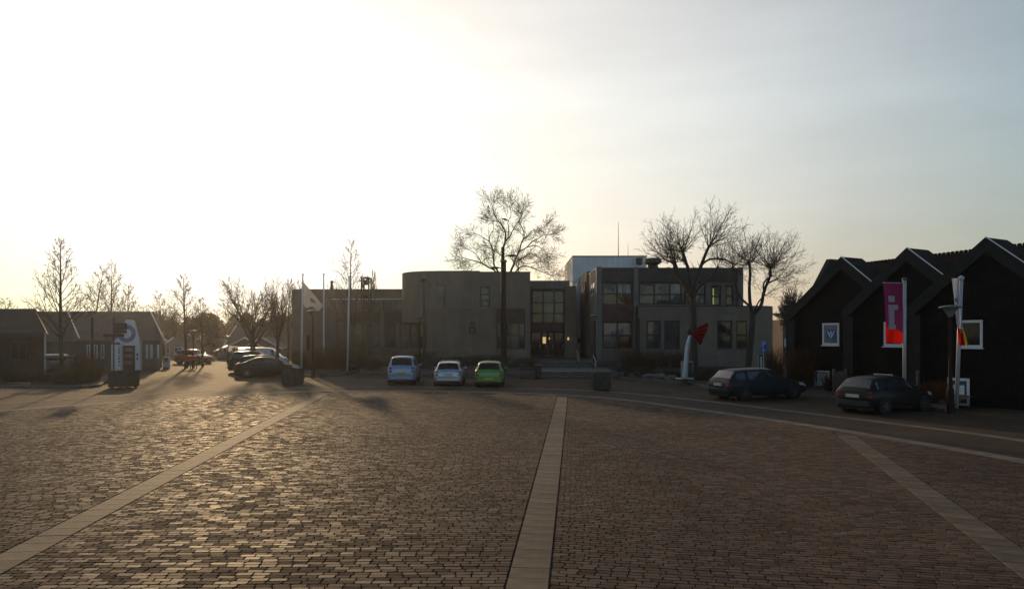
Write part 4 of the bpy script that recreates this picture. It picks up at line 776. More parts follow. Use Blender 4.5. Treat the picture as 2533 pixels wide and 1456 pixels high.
def limb_tree(label, d, y, lev, fu, stem, r_stem, limbs, seed, rmin, m_twig=None, side=(0.9, 1.9, 42), fan=(11, 2.6, 44), sub=(8, 5), depth=2.2, sl=(.42, .45)):
    """tree whose stem and main limbs follow given lines; side branches, shoots and twigs grow from them.
    fu maps limb coordinates to picture columns/rows; depth spreads the limbs towards and away from the viewer"""
    rd = random.Random(seed); S0, S1, ALL = [], [], []; o = Vector((X(d, y), y, lev))
    def rv(): return Vector((rd.gauss(0, 1), rd.gauss(0, 1), rd.gauss(0, 1)))
    def shoot(p, dr, L, r, lev_, wob, trop):
        ns = (7, 4, 2)[lev_]; pts = [(p, r, dr)]
        for i in range(ns):
            dr = (dr + rv() * wob * .6 + UPV * trop).normalized(); p2 = p + dr * (L / ns); r2 = max(rmin * .7, r * (1 - .78 * (i + 1) / ns)); S1.append((p - o, p2 - o, pts[-1][1], r2)); p = p2; pts.append((p, r2, dr))
        if lev_ < 2:
            n = max(2, int(sub[lev_] * L / (1.8 if lev_ == 0 else .8) * rd.uniform(.8, 1.2))); ph = rd.uniform(0, 6.28)
            for k in range(n):
                f = (.12 + .86 * (k + rd.random()) / n) * ns; i = min(int(f), ns - 1); q = pts[i][0].lerp(pts[i + 1][0], f - i); dd = pts[i + 1][2]; u = dd.cross(UPV if abs(dd.z) < .9 else Vector((1, 0, 0))).normalized(); w_ = dd.cross(u); az = ph + 2.4 * k; an = R(38) * rd.uniform(.7, 1.3)
                shoot(q, (dd * math.cos(an) + (u * math.cos(az) + w_ * math.sin(az)) * math.sin(an)).normalized(), L * sl[lev_] * rd.uniform(.7, 1.2) * (1 - .45 * k / n), max(rmin, pts[i + 1][1] * .55), lev_ + 1, wob * 1.2, trop * .4)
    def along(line, r0, r1, trunk, n_side, n_fan, ls, lf, dz):
        P_ = []; m_ = len(line)
        for i, (a, b) in enumerate(line):
            dd_, pp_ = fu(a, b); P_.append(V(dd_, pp_, y) + Vector((0, dz * i / (m_ - 1), 0)))
        if ALL:      # a limb leaves the wood it springs from: start at the nearest point already grown
            st_ = min(ALL, key=lambda q: (q.x - P_[0].x) ** 2 + (q.z - P_[0].z) ** 2); dy0 = st_.y - P_[0].y; P_ = [p + Vector((0, dy0, 0)) for p in P_]; P_[0] = st_.copy()
        C = catmull([tuple(p) for p in P_], 4); nC = len(C); ALL.extend(C)
        for i in range(nC - 1): S0.append((C[i] - o, C[i + 1] - o, r0 + (r1 - r0) * i / nC, r0 + (r1 - r0) * (i + 1) / nC))
        Lt = sum((C[i + 1] - C[i]).length for i in range(nC - 1))
        for k in range(int(n_side * Lt)):
            f = (.18 + .8 * rd.random()) * (nC - 1); i = min(int(f), nC - 2); q = C[i].lerp(C[i + 1], f - i); dd = (C[i + 1] - C[i]).normalized(); rr = r0 + (r1 - r0) * f / nC; u = dd.cross(UPV if abs(dd.z) < .9 else Vector((1, 0, 0))).normalized(); w_ = dd.cross(u); az = rd.uniform(0, 6.28); an = R(side[2]) * rd.uniform(.6, 1.4)
            shoot(q, (dd * math.cos(an) + (u * math.cos(az) + w_ * math.sin(az)) * math.sin(an)).normalized(), ls * rd.uniform(.5, 1.2), max(rmin, min(rr * .45, .035)), 0, .13, .035)
        dd = (C[-1] - C[-3]).normalized(); u = dd.cross(UPV if abs(dd.z) < .9 else Vector((1, 0, 0))).normalized(); w_ = dd.cross(u)
        for k in range(n_fan):
            az = k * 2.4 + rd.uniform(-.4, .4); an = R(fan[2]) * (.25 + .95 * math.sqrt((k + .5) / n_fan)); shoot(C[-1] - dd * rd.uniform(0, .25), (dd * math.cos(an) + (u * math.cos(az) + w_ * math.sin(az)) * math.sin(an)).normalized(), lf * rd.uniform(.65, 1.15), max(rmin, min(r1 * .42, .03)), 0, .09, .06)
    along(stem, r_stem, r_stem * .72, True, 0, 0, 0, 0, 0)
    for k, (line, r0, r1, nf) in enumerate(limbs): along(line, r0, r1, False, side[0], nf, side[1], fan[1], depth * (1 if k % 2 else -1) * rd.uniform(.3, 1))
    T = thing('bare_tree', label, 'tree', o); seg_mesh('trunk', S0, M_BARK, T, 7); seg_mesh('crown', S1, m_twig or M_TWIG, T, 3); return T
def tr(lab, d, y, ptop, spread_d, style, seed, r0, lev=0.0, offd=0.0, **k):
    k['off'] = offd / F * y; tree('bare_tree', lab, (X(d, y), y, lev), Zh(ptop, y) - lev, spread_d / F * y, style, seed, r0, **k)
tr('leafless tree with straight leader in the left corner bed by the timber rail', 155, 46, 586, 62, 'excurrent', 11, .16, .15, rmin=0.0103)
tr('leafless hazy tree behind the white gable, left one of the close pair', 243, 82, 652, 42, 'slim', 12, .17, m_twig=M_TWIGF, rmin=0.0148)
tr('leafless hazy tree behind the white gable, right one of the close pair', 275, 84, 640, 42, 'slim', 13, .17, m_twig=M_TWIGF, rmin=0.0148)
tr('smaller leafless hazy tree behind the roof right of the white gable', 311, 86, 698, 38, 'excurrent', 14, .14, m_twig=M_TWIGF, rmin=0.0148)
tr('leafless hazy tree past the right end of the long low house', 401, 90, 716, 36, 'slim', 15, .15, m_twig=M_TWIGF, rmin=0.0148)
tr('tall leafless street tree beside the red board and lamp post', 461, 66, 675, 46, 'excurrent', 16, .17, rmin=0.0114)
tr('short leafless street tree right of the red board', 501, 68, 733, 34, 'excurrent', 17, .12, rmin=0.0114)
tr('wide bushy leafless tree directly behind the parked dark sedan', 627, 63, 674, 76, 'vase', 18, .26, rmin=0.0114, dens=1.1)
tr('leafless forked tree between the dark sedan and the town hall', 683, 64, 684, 40, 'vase', 19, .17, rmin=0.0114)
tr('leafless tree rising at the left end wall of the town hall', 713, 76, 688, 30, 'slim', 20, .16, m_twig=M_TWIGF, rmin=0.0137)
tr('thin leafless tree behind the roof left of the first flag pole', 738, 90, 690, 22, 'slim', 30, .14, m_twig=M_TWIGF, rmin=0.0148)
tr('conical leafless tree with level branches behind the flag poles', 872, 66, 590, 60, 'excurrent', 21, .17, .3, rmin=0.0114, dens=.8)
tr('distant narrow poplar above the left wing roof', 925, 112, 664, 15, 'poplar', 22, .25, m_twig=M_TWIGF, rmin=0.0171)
limb_tree('great round leafless tree rising behind the town hall with birds in it', 1248, 86, 0, lambda u, v: (1088 + .1766 * (905 + (u - 905) * (.86 if v < 1300 else 1)), 455 + .1766 * (1240 + (v - 1240) * (.80 if v < 1240 else 1))), [(905, 2680), (905, 2000), (905, 1560)], .42, [
    ([(905, 1560), (880, 1240), (870, 900), (915, 720), (918, 560), (850, 440), (790, 370), (740, 280), (715, 150)], 0.168, 0.024, 7), ([(915, 720), (1000, 610), (1025, 530), (1090, 400), (1160, 270), (1190, 120)], 0.091, 0.024, 7), ([(950, 670), (972, 500), (960, 400), (1010, 280), (990, 150)], 0.070, 0.024, 6),
    ([(905, 1560), (800, 1235), (735, 1110), (718, 960), (700, 800), (650, 670), (570, 600), (480, 530), (390, 490)], 0.140, 0.024, 7), ([(650, 670), (660, 570), (730, 470), (690, 330)], 0.063, 0.020, 7), ([(905, 1560), (770, 1240), (640, 1140), (520, 1060), (380, 1010), (280, 980), (190, 940)], 0.126, 0.024, 7), ([(520, 1060), (470, 960), (400, 890), (270, 830)], 0.063, 0.020, 7),
    ([(905, 1560), (1000, 1235), (1055, 1090), (1085, 980), (1140, 860), (1180, 700), (1220, 600), (1215, 480), (1165, 350), (1150, 240)], 0.154, 0.024, 7), ([(1140, 860), (1260, 790), (1350, 700), (1470, 630), (1560, 580), (1660, 590)], 0.084, 0.024, 8), ([(1220, 620), (1300, 560), (1350, 470), (1480, 420), (1580, 360)], 0.070, 0.020, 7), ([(1260, 790), (1380, 775), (1480, 830), (1560, 930)], 0.063, 0.020, 7),
    ([(905, 1560), (1125, 1230), (1090, 1060), (1220, 960), (1320, 880), (1430, 900)], 0.091, 0.024, 7), ([(905, 1560), (1080, 1240), (1200, 1150), (1330, 1180), (1470, 1250), (1560, 1320)], 0.098, 0.024, 7), ([(718, 960), (640, 960), (560, 1000), (440, 1120), (340, 1150)], 0.056, 0.020, 7), ([(1085, 980), (1130, 1000), (1260, 1090), (1400, 1060), (1520, 1060)], 0.056, 0.020, 7), ([(880, 1000), (800, 900), (740, 800), (600, 760)], 0.056, 0.016, 7)], 23, .0135, side=(1.7, 2.3, 48), fan=(5, 2.3, 42), sub=(8, 5), depth=3.5)
FR = lambda u, v: (1536.4 + .2037 * u, 494.6 + .2037 * v)
limb_tree('pollarded leafless tree left of two in the right bed, behind the red sculpture', 1717, 48, .25, FR, [(885, 2130), (880, 1700), (870, 1350), (862, 1200)], .26, [
    ([(862, 1200), (800, 1060), (690, 950), (620, 880), (580, 790)], .13, .07, 12), ([(862, 1200), (760, 1000), (715, 850), (685, 725)], .13, .07, 13), ([(862, 1200), (820, 960), (780, 810), (735, 690), (708, 635)], .13, .07, 13), ([(862, 1200), (860, 980), (850, 830), (845, 760), (790, 690)], .11, .06, 9),
    ([(862, 1200), (900, 980), (945, 830), (980, 720), (1015, 620), (1045, 555)], .14, .08, 15), ([(965, 790), (1030, 740), (1120, 712), (1280, 722), (1380, 770)], .08, .05, 10), ([(862, 1200), (930, 1060), (1040, 940), (1090, 840)], .08, .05, 9)], 24, .0088, side=(.55, 1.2, 46), fan=(12, 2.9, 46), sub=(9, 4), depth=1.6, sl=(.30, .42))
limb_tree('pollarded leafless tree right of two in the right bed, by the parking sign', 1849, 52, .35, FR, [(1535, 2060), (1570, 1700), (1590, 1480), (1592, 1400)], .25, [
    ([(1592, 1400), (1545, 1250), (1520, 1050), (1515, 900), (1480, 790)], .14, .07, 13), ([(1518, 960), (1532, 850), (1530, 760), (1550, 735)], .10, .06, 12), ([(1592, 1400), (1680, 1280), (1700, 1120), (1760, 930), (1745, 830)], .14, .07, 13), ([(1755, 935), (1790, 880), (1855, 800)], .09, .06, 13),
    ([(1700, 1140), (1670, 1010), (1730, 940)], .07, .045, 8), ([(1735, 1000), (1820, 985), (1900, 955)], .07, .045, 10), ([(1592, 1400), (1620, 1250), (1660, 1160)], .06, .04, 8), ([(1560, 1300), (1450, 1180), (1390, 1000), (1385, 800)], .09, .06, 12)], 27, .0092, side=(.5, 1.2, 46), fan=(12, 2.7, 48), sub=(9, 4), depth=1.6, sl=(.30, .42))
tr('small leafless tree between the town hall corner and the black house', 1958, 62, 690, 40, 'pollard', 26, .15, rmin=0.0114)
# far belt of trees in the haze
for k, (d, y, p, sp, sd) in enumerate(((20, 110, 735, 34, 47), (90, 120, 745, 36, 46), (352, 140, 752, 34, 41), (425, 150, 748, 30, 42), (540, 135, 760, 36, 43), (585, 150, 740, 34, 44), (655, 140, 735, 34, 45))):
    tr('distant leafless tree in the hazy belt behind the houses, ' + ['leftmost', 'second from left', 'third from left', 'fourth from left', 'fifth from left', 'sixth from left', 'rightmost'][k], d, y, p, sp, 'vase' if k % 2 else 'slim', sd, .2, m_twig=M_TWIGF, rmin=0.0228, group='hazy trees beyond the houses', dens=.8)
M_CONI = mat('far_conifer', (0.03, 0.035, 0.022), .9, .3, 3)
def conifer(lab, d, y, ptop, w_, seed):
    rd = np.random.default_rng(seed); h = Zh(ptop, y); n = 1500; t = rd.random(n) ** .8; z = t * h; r = w_ / F * y * (1 - t) * rd.uniform(.3, 1.05, n) + .1; a = rd.random(n) * 6.28; c = np.stack([r * np.cos(a), r * np.sin(a), z], 1)
    u = rd.normal(0, .35, (n, 3)); v2 = rd.normal(0, .35, (n, 3)); v = np.stack([c, c + u, c + v2], 1).reshape(-1, 3); f = np.arange(3 * n).reshape(-1, 3)
    T = thing('conifer', lab, 'tree', (X(d, y), y, 0)); np_mesh('crown', v, f, M_CONI, T); MB().tube([(0, 0, 0), (0, 0, h * .8)], [.18, .05], 6).build('trunk', M_BARK, T, world=False)
# far belt of scrub and woodland that reads as one mass
rw_ = np.random.default_rng(77); nW = 16000; dW = rw_.uniform(330, 760, nW); yW_ = rw_.uniform(125, 165, nW); topW = 3.0 + (828.2 - (792 + 9 * np.sin(dW * .06) + 7 * np.sin(dW * .17 + 1) + rw_.normal(0, 4, nW))) / F * yW_; zW = topW * rw_.random(nW) ** .6
cW = np.stack([(dW - CX) / F * yW_, yW_, zW], 1); vW = np.stack([cW, cW + rw_.normal(0, .28, (nW, 3)), cW + rw_.normal(0, .28, (nW, 3)) + np.array([0, 0, .35])], 1).reshape(-1, 3)
dwood = np_mesh('distant_wood', vW, np.arange(3 * nW).reshape(-1, 3), mat('hazy_woodland', (0.075, 0.060, 0.042), .95, .3, .5, spec=.05)); meta(dwood, 'hazy brown belt of bare woodland far behind the street', 'woodland', kind='stuff')
conifer('dark conical evergreen among the far hazy trees', 526, 105, 782, 14, 5)
def cloth_mat(name, c, tl=.45):
    m = bpy.data.materials.new(name); m.use_nodes = True; t = m.node_tree; N = t.nodes; L = t.links; N.remove(N['Principled BSDF']); df = N.new('ShaderNodeBsdfDiffuse'); ts = N.new('ShaderNodeBsdfTranslucent'); mx = N.new('ShaderNodeMixShader'); mx.inputs[0].default_value = tl
    no = N.new('ShaderNodeTexNoise'); no.inputs['Scale'].default_value = 5; rp_ = N.new('ShaderNodeValToRGB'); rp_.color_ramp.elements[0].color = (*[q * .85 for q in c], 1); rp_.color_ramp.elements[1].color = (*c, 1); L.new(no.outputs[0], rp_.inputs[0])
    for q in (df, ts): L.new(rp_.outputs[0], q.inputs[0])
    L.new(df.outputs[0], mx.inputs[1]); L.new(ts.outputs[0], mx.inputs[2]); L.new(mx.outputs[0], N['Material Output'].inputs[0]); MATS[name] = m; return m
# ---------------------------------------------------------------- planting
def shrub(name, label, cat, loc, h, r, n, seed, m, group, spread=.35, rad=.008, droop=.0):
    """upright stems fanning from a base: dry grass clump or leafless shrub"""
    rd = np.random.default_rng(seed); a = rd.random(n) * 6.28; rb = np.sqrt(rd.random(n)) * r * .6; b = np.stack([rb * np.cos(a), rb * np.sin(a), np.zeros(n)], 1)
    hh = h * rd.uniform(.5, 1.05, n); ln = rd.normal(0, spread, (n, 2)) + b[:, :2] / (r + .01) * .35; m1 = b + np.stack([ln[:, 0] * hh * .3, ln[:, 1] * hh * .3, hh * .55], 1); t = m1 + np.stack([ln[:, 0] * hh * .6, ln[:, 1] * hh * .6, hh * (.45 - droop)], 1)
    T = thing(name, label, cat, loc, 0, group)
    S_ = [(tuple(b[i]), tuple(m1[i]), rad, rad * .8) for i in range(n)] + [(tuple(m1[i]), tuple(t[i]), rad * .8, rad * .4) for i in range(n)]
    for i in range(n):
        for k in range(2):
            f = rd.uniform(.2, .9); p = b[i] + (m1[i] - b[i]) * f if k else m1[i] + (t[i] - m1[i]) * f; q = p + np.array([rd.normal(0, .12), rd.normal(0, .12), rd.uniform(.05, .25)]) * h * .6; S_.append((tuple(p), tuple(q), rad * .6, rad * .3))
    seg_mesh('stems', S_, m, T, 3); return T
M_DRYGRASS = cloth_mat('dry_grass', (0.24, 0.165, 0.09), .5); M_REDSTEM = cloth_mat('red_brown_stems', (0.18, 0.09, 0.045), .5); M_DULL = mat('dull_foliage', (0.060, 0.056, 0.030), .9, .3, 4)
rd0 = random.Random(9)
ORD = 'leftmost second third fourth fifth sixth seventh eighth ninth tenth eleventh twelfth thirteenth fourteenth fifteenth sixteenth seventeenth eighteenth nineteenth twentieth'.split()
def nth(i): return 'leftmost' if i == 0 else ORD[i] + ' from left'
def clumps(lab, group, cat, name, pts, hr, rr, n, m, lev=.1, **k):
    for i, (d, y) in enumerate(sorted(pts)):
        h = rd0.uniform(*hr); shrub(name, lab + ', ' + nth(i), cat, (X(d, y), y, lev if not callable(lev) else lev(y)), h, rd0.uniform(*rr), n, rd0.randrange(9999), m, group, **k)
clumps('tall dry ornamental grass clump in the kerbed bed under the flag poles', 'dry grass under the flag poles', 'grass clump', 'grass_clump', [(752, 58.5), (770, 60), (788, 57.5), (803, 59.5), (820, 57.5), (838, 60), (852, 58), (868, 60.5), (884, 61), (742, 61.5), (810, 62.5), (845, 63), (898, 63.5)], (1.3, 2.1), (.8, 1.2), 260, M_DRYGRASS, .12, rad=.012, spread=.3)
clumps('tall tan ornamental grass clump behind the rail in the left corner bed', 'dry grass in the corner bed', 'grass clump', 'grass_clump', [(198, 44.8), (208, 45.6)], (1.6, 1.9), (.4, .5), 240, M_DRYGRASS, .15, rad=.010, spread=.3)
clumps('low tan ornamental grass mound in the left corner bed by the planter', 'dry grass in the corner bed', 'grass clump', 'grass_clump', [(186, 44.0), (221, 44.2), (236, 45.6), (175, 45.2)], (.8, 1.15), (.4, .6), 200, M_DRYGRASS, .15, rad=.010, spread=.6)
clumps('low straggly shrub in the left corner bed', 'low shrubs in the corner bed', 'shrub', 'low_shrub', [(20, 43.5), (55, 44), (90, 43.2), (120, 43.5), (150, 42.8), (70, 46), (35, 46.5)], (.4, .9), (.5, .8), 140, M_DULL, .14, spread=.8, rad=.012)
clumps('low dull shrub in the long bed behind the three parked cars', 'low shrubs behind the parked cars', 'shrub', 'low_shrub', [(900, 55), (925, 54.5), (950, 57), (985, 55.5), (1012, 58), (1040, 55), (1062, 59), (1090, 56), (1112, 59.5), (1135, 55.5), (1160, 58), (1185, 60), (1212, 57), (1240, 59.5), (1265, 56), (1288, 59), (1310, 57), (1050, 61), (1140, 61.3), (1230, 61.4)], (.45, 1.0), (.7, 1.2), 170, M_DULL, lambda y: .1 + .65 * (y - 50) / 12, spread=.8, rad=.014)
clumps('leafless red-brown shrub in front of the right wing windows', 'red-brown shrubs at the right wing', 'shrub', 'leafless_shrub', [(1556, 56), (1580, 57), (1612, 56), (1642, 57), (1672, 56.5), (1690, 55)], (1.2, 1.9), (.6, .9), 110, M_REDSTEM, .38, rad=.010, spread=.45)
clumps('low ground-hugging shrub in the bed right of the stairs', 'low shrubs right of the stairs', 'shrub', 'low_shrub', [(1540, 51.5), (1562, 50.5), (1590, 49.5), (1618, 49), (1650, 48.2), (1672, 48), (1738, 45), (1745, 49), (1600, 53), (1770, 50)], (.35, .7), (.6, 1.0), 150, M_DULL, .2, spread=.9, rad=.013)
clumps('tall rusty grass clump between the dark estate car and the black house', 'rusty grass by the black house', 'grass clump', 'grass_clump', [(1908, 46), (1925, 44), (1966, 38.3), (1978, 39), (1994, 38), (2008, 39)], (1.5, 2.3), (.4, .55), 130, M_REDSTEM, .3, spread=.12, rad=.008)
clumps('small reddish grass tuft in the bed below the banners', 'reddish tufts below the banners', 'grass clump', 'grass_clump', [(2306, 29.8), (2322, 30.2), (2050, 36), (2100, 36)], (.6, 1.0), (.35, .5), 150, M_REDSTEM, .25, rad=.008)
# boulders in the right bed
M_STONE = mat('weathered_stone', (0.14, 0.125, 0.105), .9, .2, 3, bump=.6)
def boulder(d, y, sx, sz, seed, lev, lab, grp):
    rd = np.random.default_rng(seed); bm = bmesh.new(); bmesh.ops.create_icosphere(bm, subdivisions=2, radius=1)
    for v in bm.verts: v.co *= rd.uniform(.82, 1.12); v.co.x *= sx; v.co.y *= sx * .8; v.co.z = max(v.co.z, -.4) * sz
    me = bpy.data.meshes.new('boulder'); bm.to_mesh(me); bm.free(); me.materials.append(M_STONE); o = bpy.data.objects.new('boulder', me); COL.objects.link(o); o.location = (X(d, y), y, lev + sz * .25); meta(o, lab, 'boulder', grp)
for k, (d, y, a, b) in enumerate(((1527, 51.5, .45, .3), (1546, 50.8, .5, .28), (1574, 50, .6, .3), (1604, 48.4, .5, .25), (1630, 47.6, .55, .3), (1660, 46.8, .45, .25))): boulder(d, y, a, b, k + 60, .12, 'grey edging boulder along the bed right of the stairs, ' + nth(k), 'edging boulders right of the stairs')
# ---------------------------------------------------------------- street furniture
M_LAMPGLASS = cloth_mat('frosted_lamp_glass', (0.46, 0.455, 0.43), .6)
M_LAMPPOST = mat('brown_lamp_post', (0.034, 0.018, 0.014), .6, .15, 4, spec=.12); M_LAMPTOP = mat('grey_lamp_cover', (0.10, 0.10, 0.095), .4, .08, 3)
def lamp(label, d, y, ptop, lev=0.0, r=.07, hd=.40, scale=1.0):
    h = Zh(ptop, y) - lev; T = thing('street_lamp', label, 'street lamp', (X(d, y), y, lev), 0, 'street lamps round the square'); hh = h - .42 * scale
    MB().lathe([(r * 1.7, 0), (r * 1.7, .9), (r * 1.15, 1.0), (r, 1.02), (r * .85, hh), (.0, hh)], 12).build('post', M_LAMPPOST, T, world=False, smooth=False)
    MB().lathe([(.0, hh - .002), (.09 * scale, hh), (.1 * scale, hh + .06 * scale), (.22 * scale, hh + .26 * scale), (.28 * scale, hh + .33 * scale)], 16).build('glass_cone', M_LAMPGLASS, T, world=False, smooth=True)
    MB().lathe([(.0, hh + .325 * scale), (hd * scale, hh + .335 * scale), (hd * scale, hh + .375 * scale), (hd * .6 * scale, hh + .43 * scale), (.0, hh + .45 * scale)], 20).build('disc_cover', M_LAMPTOP, T, world=False, smooth=True)
lamp('tall street lamp standing between the left flag pole and the planter', 773.5, 50.5, 767.5)
lamp('street lamp behind the dry grass in the left corner bed', 228, 46, 769)
lamp('street lamp head peeping over the roof beside the finger post', 246, 80, 800, hd=.4)
lamp('near street lamp in front of the white banner at the black house', 2350, 27.6, 756, r=.075)
lamp('street lamp between the two street trees at the red board', 478, 65, 817)
lamp('small distant street lamp above the roofs of the parked cars', 563.5, 78, 831, hd=.38)
lamp('street lamp on the planted slope behind the blue car', 1037, 58, 782, .5)
lamp('street lamp by the stair railing at the right wing corner', 1470.5, 57, 779, .5)
lamp('distant street lamp at the end of the low house', 405, 84, 841, hd=.4)
M_POLE = mat('white_flag_pole', (0.60, 0.61, 0.63), .4, .05, 4)
C_FLAG = cloth_mat('white_flag_cloth', (0.42, 0.40, 0.40), .35); C_FLAGP = cloth_mat('grey_flag_print', (0.22, 0.21, 0.22), .35)
def pole(label, db, dt, y, ptop, lev, r=.06, name='flag_pole'):
    A = Vector((X(db, y), y, lev)); B = V(dt, ptop, y) - A; T = thing(name, label, 'flag pole', A, 0, 'flag poles')
    MB().tube([(0, 0, 0), tuple(B * .5), tuple(B)], [r * 1.3, r * 1.1, r * .8], 10).build('shaft', M_POLE, T, world=False, smooth=True); MB().lathe([(0, -.02), (r * 1.4, .02), (r * 1.5, .1), (0, .17)], 10, tuple(B)).build('finial', M_POLE, T, world=False); return T
pole('white flag pole carrying the white flag, leftmost of three', 745, 748.8, 57.5, 681, .15); pole('bare white flag pole in the middle of the three by the grass bed', 800.5, 800.5, 60, 680, .2); pole('bare white flag pole, rightmost of three in front of the left wing', 859, 863.5, 57, 686, .15)
rows = []; yF_ = 57.4
for i in range(13):       # flag: staff edge to fly edge, drooping in light wind
    t = i / 12; L0 = (750.2 + (791 - 750.2) * t, 696.5 + (752 - 696.5) * t ** .9) ; top = (749.6 + (798.8 - 749.6) * t, 696.5 + (756 - 696.5) * t ** 1.05); bot = (749.2 + (786 - 749.2) * t ** 1.1, 751 + (768.5 - 751) * t + 5 * math.sin(t * 7))
    rows.append([V(top[0] + (bot[0] - top[0]) * s_, top[1] + (bot[1] - top[1]) * s_, yF_ + .22 * math.sin(t * 9 + s_ * 2.2) * (.2 + t)) for s_ in np.linspace(0, 1, 9)])
T = thing('flag', 'white flag with grey markings drooping from the left pole', 'flag', rows[0][0]); fo = MB().grid(rows).build('cloth', C_FLAG, T, smooth=True)
MB().grid([[p + Vector((0, -.012, 0)) for p in r_[3:6]] for r_ in rows[5:10]]).build('print', C_FLAGP, T, smooth=True)
# planters
M_SLAT = mat('dark_planter_wood', (0.062, 0.048, 0.040), .8, .25, 5, bump=.5)
def planter(label, d, p, w_, h, group='wooden planter tubs on the square'):
    g = G(d, p); T = thing('planter', label, 'planter', (g.x, g.y + w_ / 2, 0), 0, group); n = 9; sw = w_ / n
    for sgn in (-1, 1):
        for k in range(n):
            o = -w_ / 2 + sw * k; j = rd0.uniform(-.006, .006)
            MB().box(o + .006, o + sw - .006, sgn * w_ / 2 - .02 + j, sgn * w_ / 2 + .02 + j, .08, h + rd0.uniform(-.01, .01)).build('slat', M_SLAT, T, world=False)
            MB().box(sgn * w_ / 2 - .02 + j, sgn * w_ / 2 + .02 + j, o + .026, o + sw - .026 if k < n - 1 else w_ / 2 - .03, .08, h + rd0.uniform(-.01, .01)).build('slat', M_SLAT, T, world=False)
    MB().box(-w_ / 2 + .03, w_ / 2 - .03, -w_ / 2 + .03, w_ / 2 - .03, .1, h - .1).build('soil', M_SOIL, T, world=False)
    for a in (-1, 1):
        for b in (-1, 1): MB().box(a * w_ * .38 - .06, a * w_ * .38 + .06, b * w_ * .38 - .06, b * w_ * .38 + .06, 0, .098).build('foot', M_SLAT, T, world=False)
    return T
planter('dark wooden planter with the finger post behind it, left', 293, 960, 1.16, .98); planter('dark wooden planter in front of the parked dark sedan', 717, 951, 1.05, .96); planter('dark wooden planter at the foot of the stairs', 1489, 965, .92, .95)
# finger post and upright banner sign
M_BROWNSIGN = mat('brown_sign', (0.045, 0.026, 0.018), .5, .1, 3)
T = thing('finger_post', 'dark finger post with stacked brown direction boards above the left planter', 'signpost', (X(281, 42.3), 42.3, 0)); b0 = Vector((X(281, 42.3), 42.3, 0))
MB().tube([b0, b0 + Vector((0, 0, Zh(788, 42.3)))], .045, 8).build('post', M_DARKMETAL, T); MB().lathe([(0, 0), (.07, .03), (.0, .14)], 8, (b0.x, b0.y, Zh(788, 42.3))).build('finial', M_DARKMETAL, T)
for k in range(3): MB().box(X(281.5, 42.3), X(314.5 + k % 2, 42.3), 42.2, 42.24, Zh(806.3 + k * 8.9, 42.3), Zh(798 + k * 8.9, 42.3)).build('sign_board', M_BROWNSIGN, T)
MB().extrude([(X(256, 42.3), 42.2, Zh(829, 42.3)), (X(260, 42.3), 42.2, Zh(825.5, 42.3)), (X(309, 42.3), 42.2, Zh(825.5, 42.3)), (X(309, 42.3), 42.2, Zh(832.5, 42.3)), (X(260, 42.3), 42.2, Zh(832.5, 42.3))], (0, .035, 0)).build('sign_board', M_BROWNSIGN, T)
T = thing('banner_sign', 'tall white upright sign with blue head beside the white gable entrance', 'sign', (X(286, 59), 59, 0)); MB().box(X(275, 59), X(297.5, 59), 59, 59.12, .1, Zh(846, 59)).build('panel', M_PRINTW, T); MB().box(X(275, 59), X(297.5, 59), 58.97, 58.997, Zh(852, 59), Zh(846.3, 59)).build('head', mat('slate_blue_paint', (0.13, 0.16, 0.30)), T)
for k in range(7): z_ = .5 + k * .24; MB().box(X(293, 59), X(296, 59), 58.975, 58.998, z_, z_ + (.17 if k % 3 else .1)).build('lettering', M_FRAME, T)
for dx in (277, 295): MB().box(X(dx, 59) - .04, X(dx, 59) + .04, 59.02, 59.1, 0, .1).build('foot', M_STEEL, T)
T = thing('info_board', 'small white information board at the right end of the low house', 'sign', (X(411, 64), 64, 0)); MB().box(X(402.5, 64), X(419.5, 64), 64, 64.1, .15, Zh(881, 64)).build('panel', M_PRINTW, T); MB().box(X(405, 64), X(416, 64), 63.97, 63.997, .6, 1.0).build('print', P_GREY, T); MB().box(X(404, 64), X(418, 64), 63.9, 64.2, 0, .148).build('base', M_STEEL, T)
M_TIMBER = mat('weathered_timber', (0.10, 0.085, 0.066), .85, .2, 4, bump=.5)
T = thing('timber_rail', 'timber tree rail with two posts in the left corner bed', 'rail', (X(150, 44), 44, .1)); MB().tube([V(113, 884, 44), V(190, 883, 44)], .09, 8).build('beam', M_TIMBER, T)
for d in (118, 186): MB().tube([(X(d, 44.05), 44.05, .1), V(d, 885, 44.05)], .06, 8).build('post', M_TIMBER, T)
M_RED = mat('red_paint', (0.30, 0.018, 0.012), .4, .1, 3)
T = thing('red_board', 'red board on legs at the foot of the tall street tree', 'board', (X(468, 64), 64, 0)); MB().box(X(454, 64), X(487, 64), 64, 64.1, Zh(890, 64), Zh(879, 64)).build('panel', M_RED, T)
for d in (456, 470, 485): MB().box(X(d, 64) - .03, X(d, 64) + .03, 64.02, 64.08, 0, Zh(890.2, 64)).build('leg', M_DARKMETAL, T)
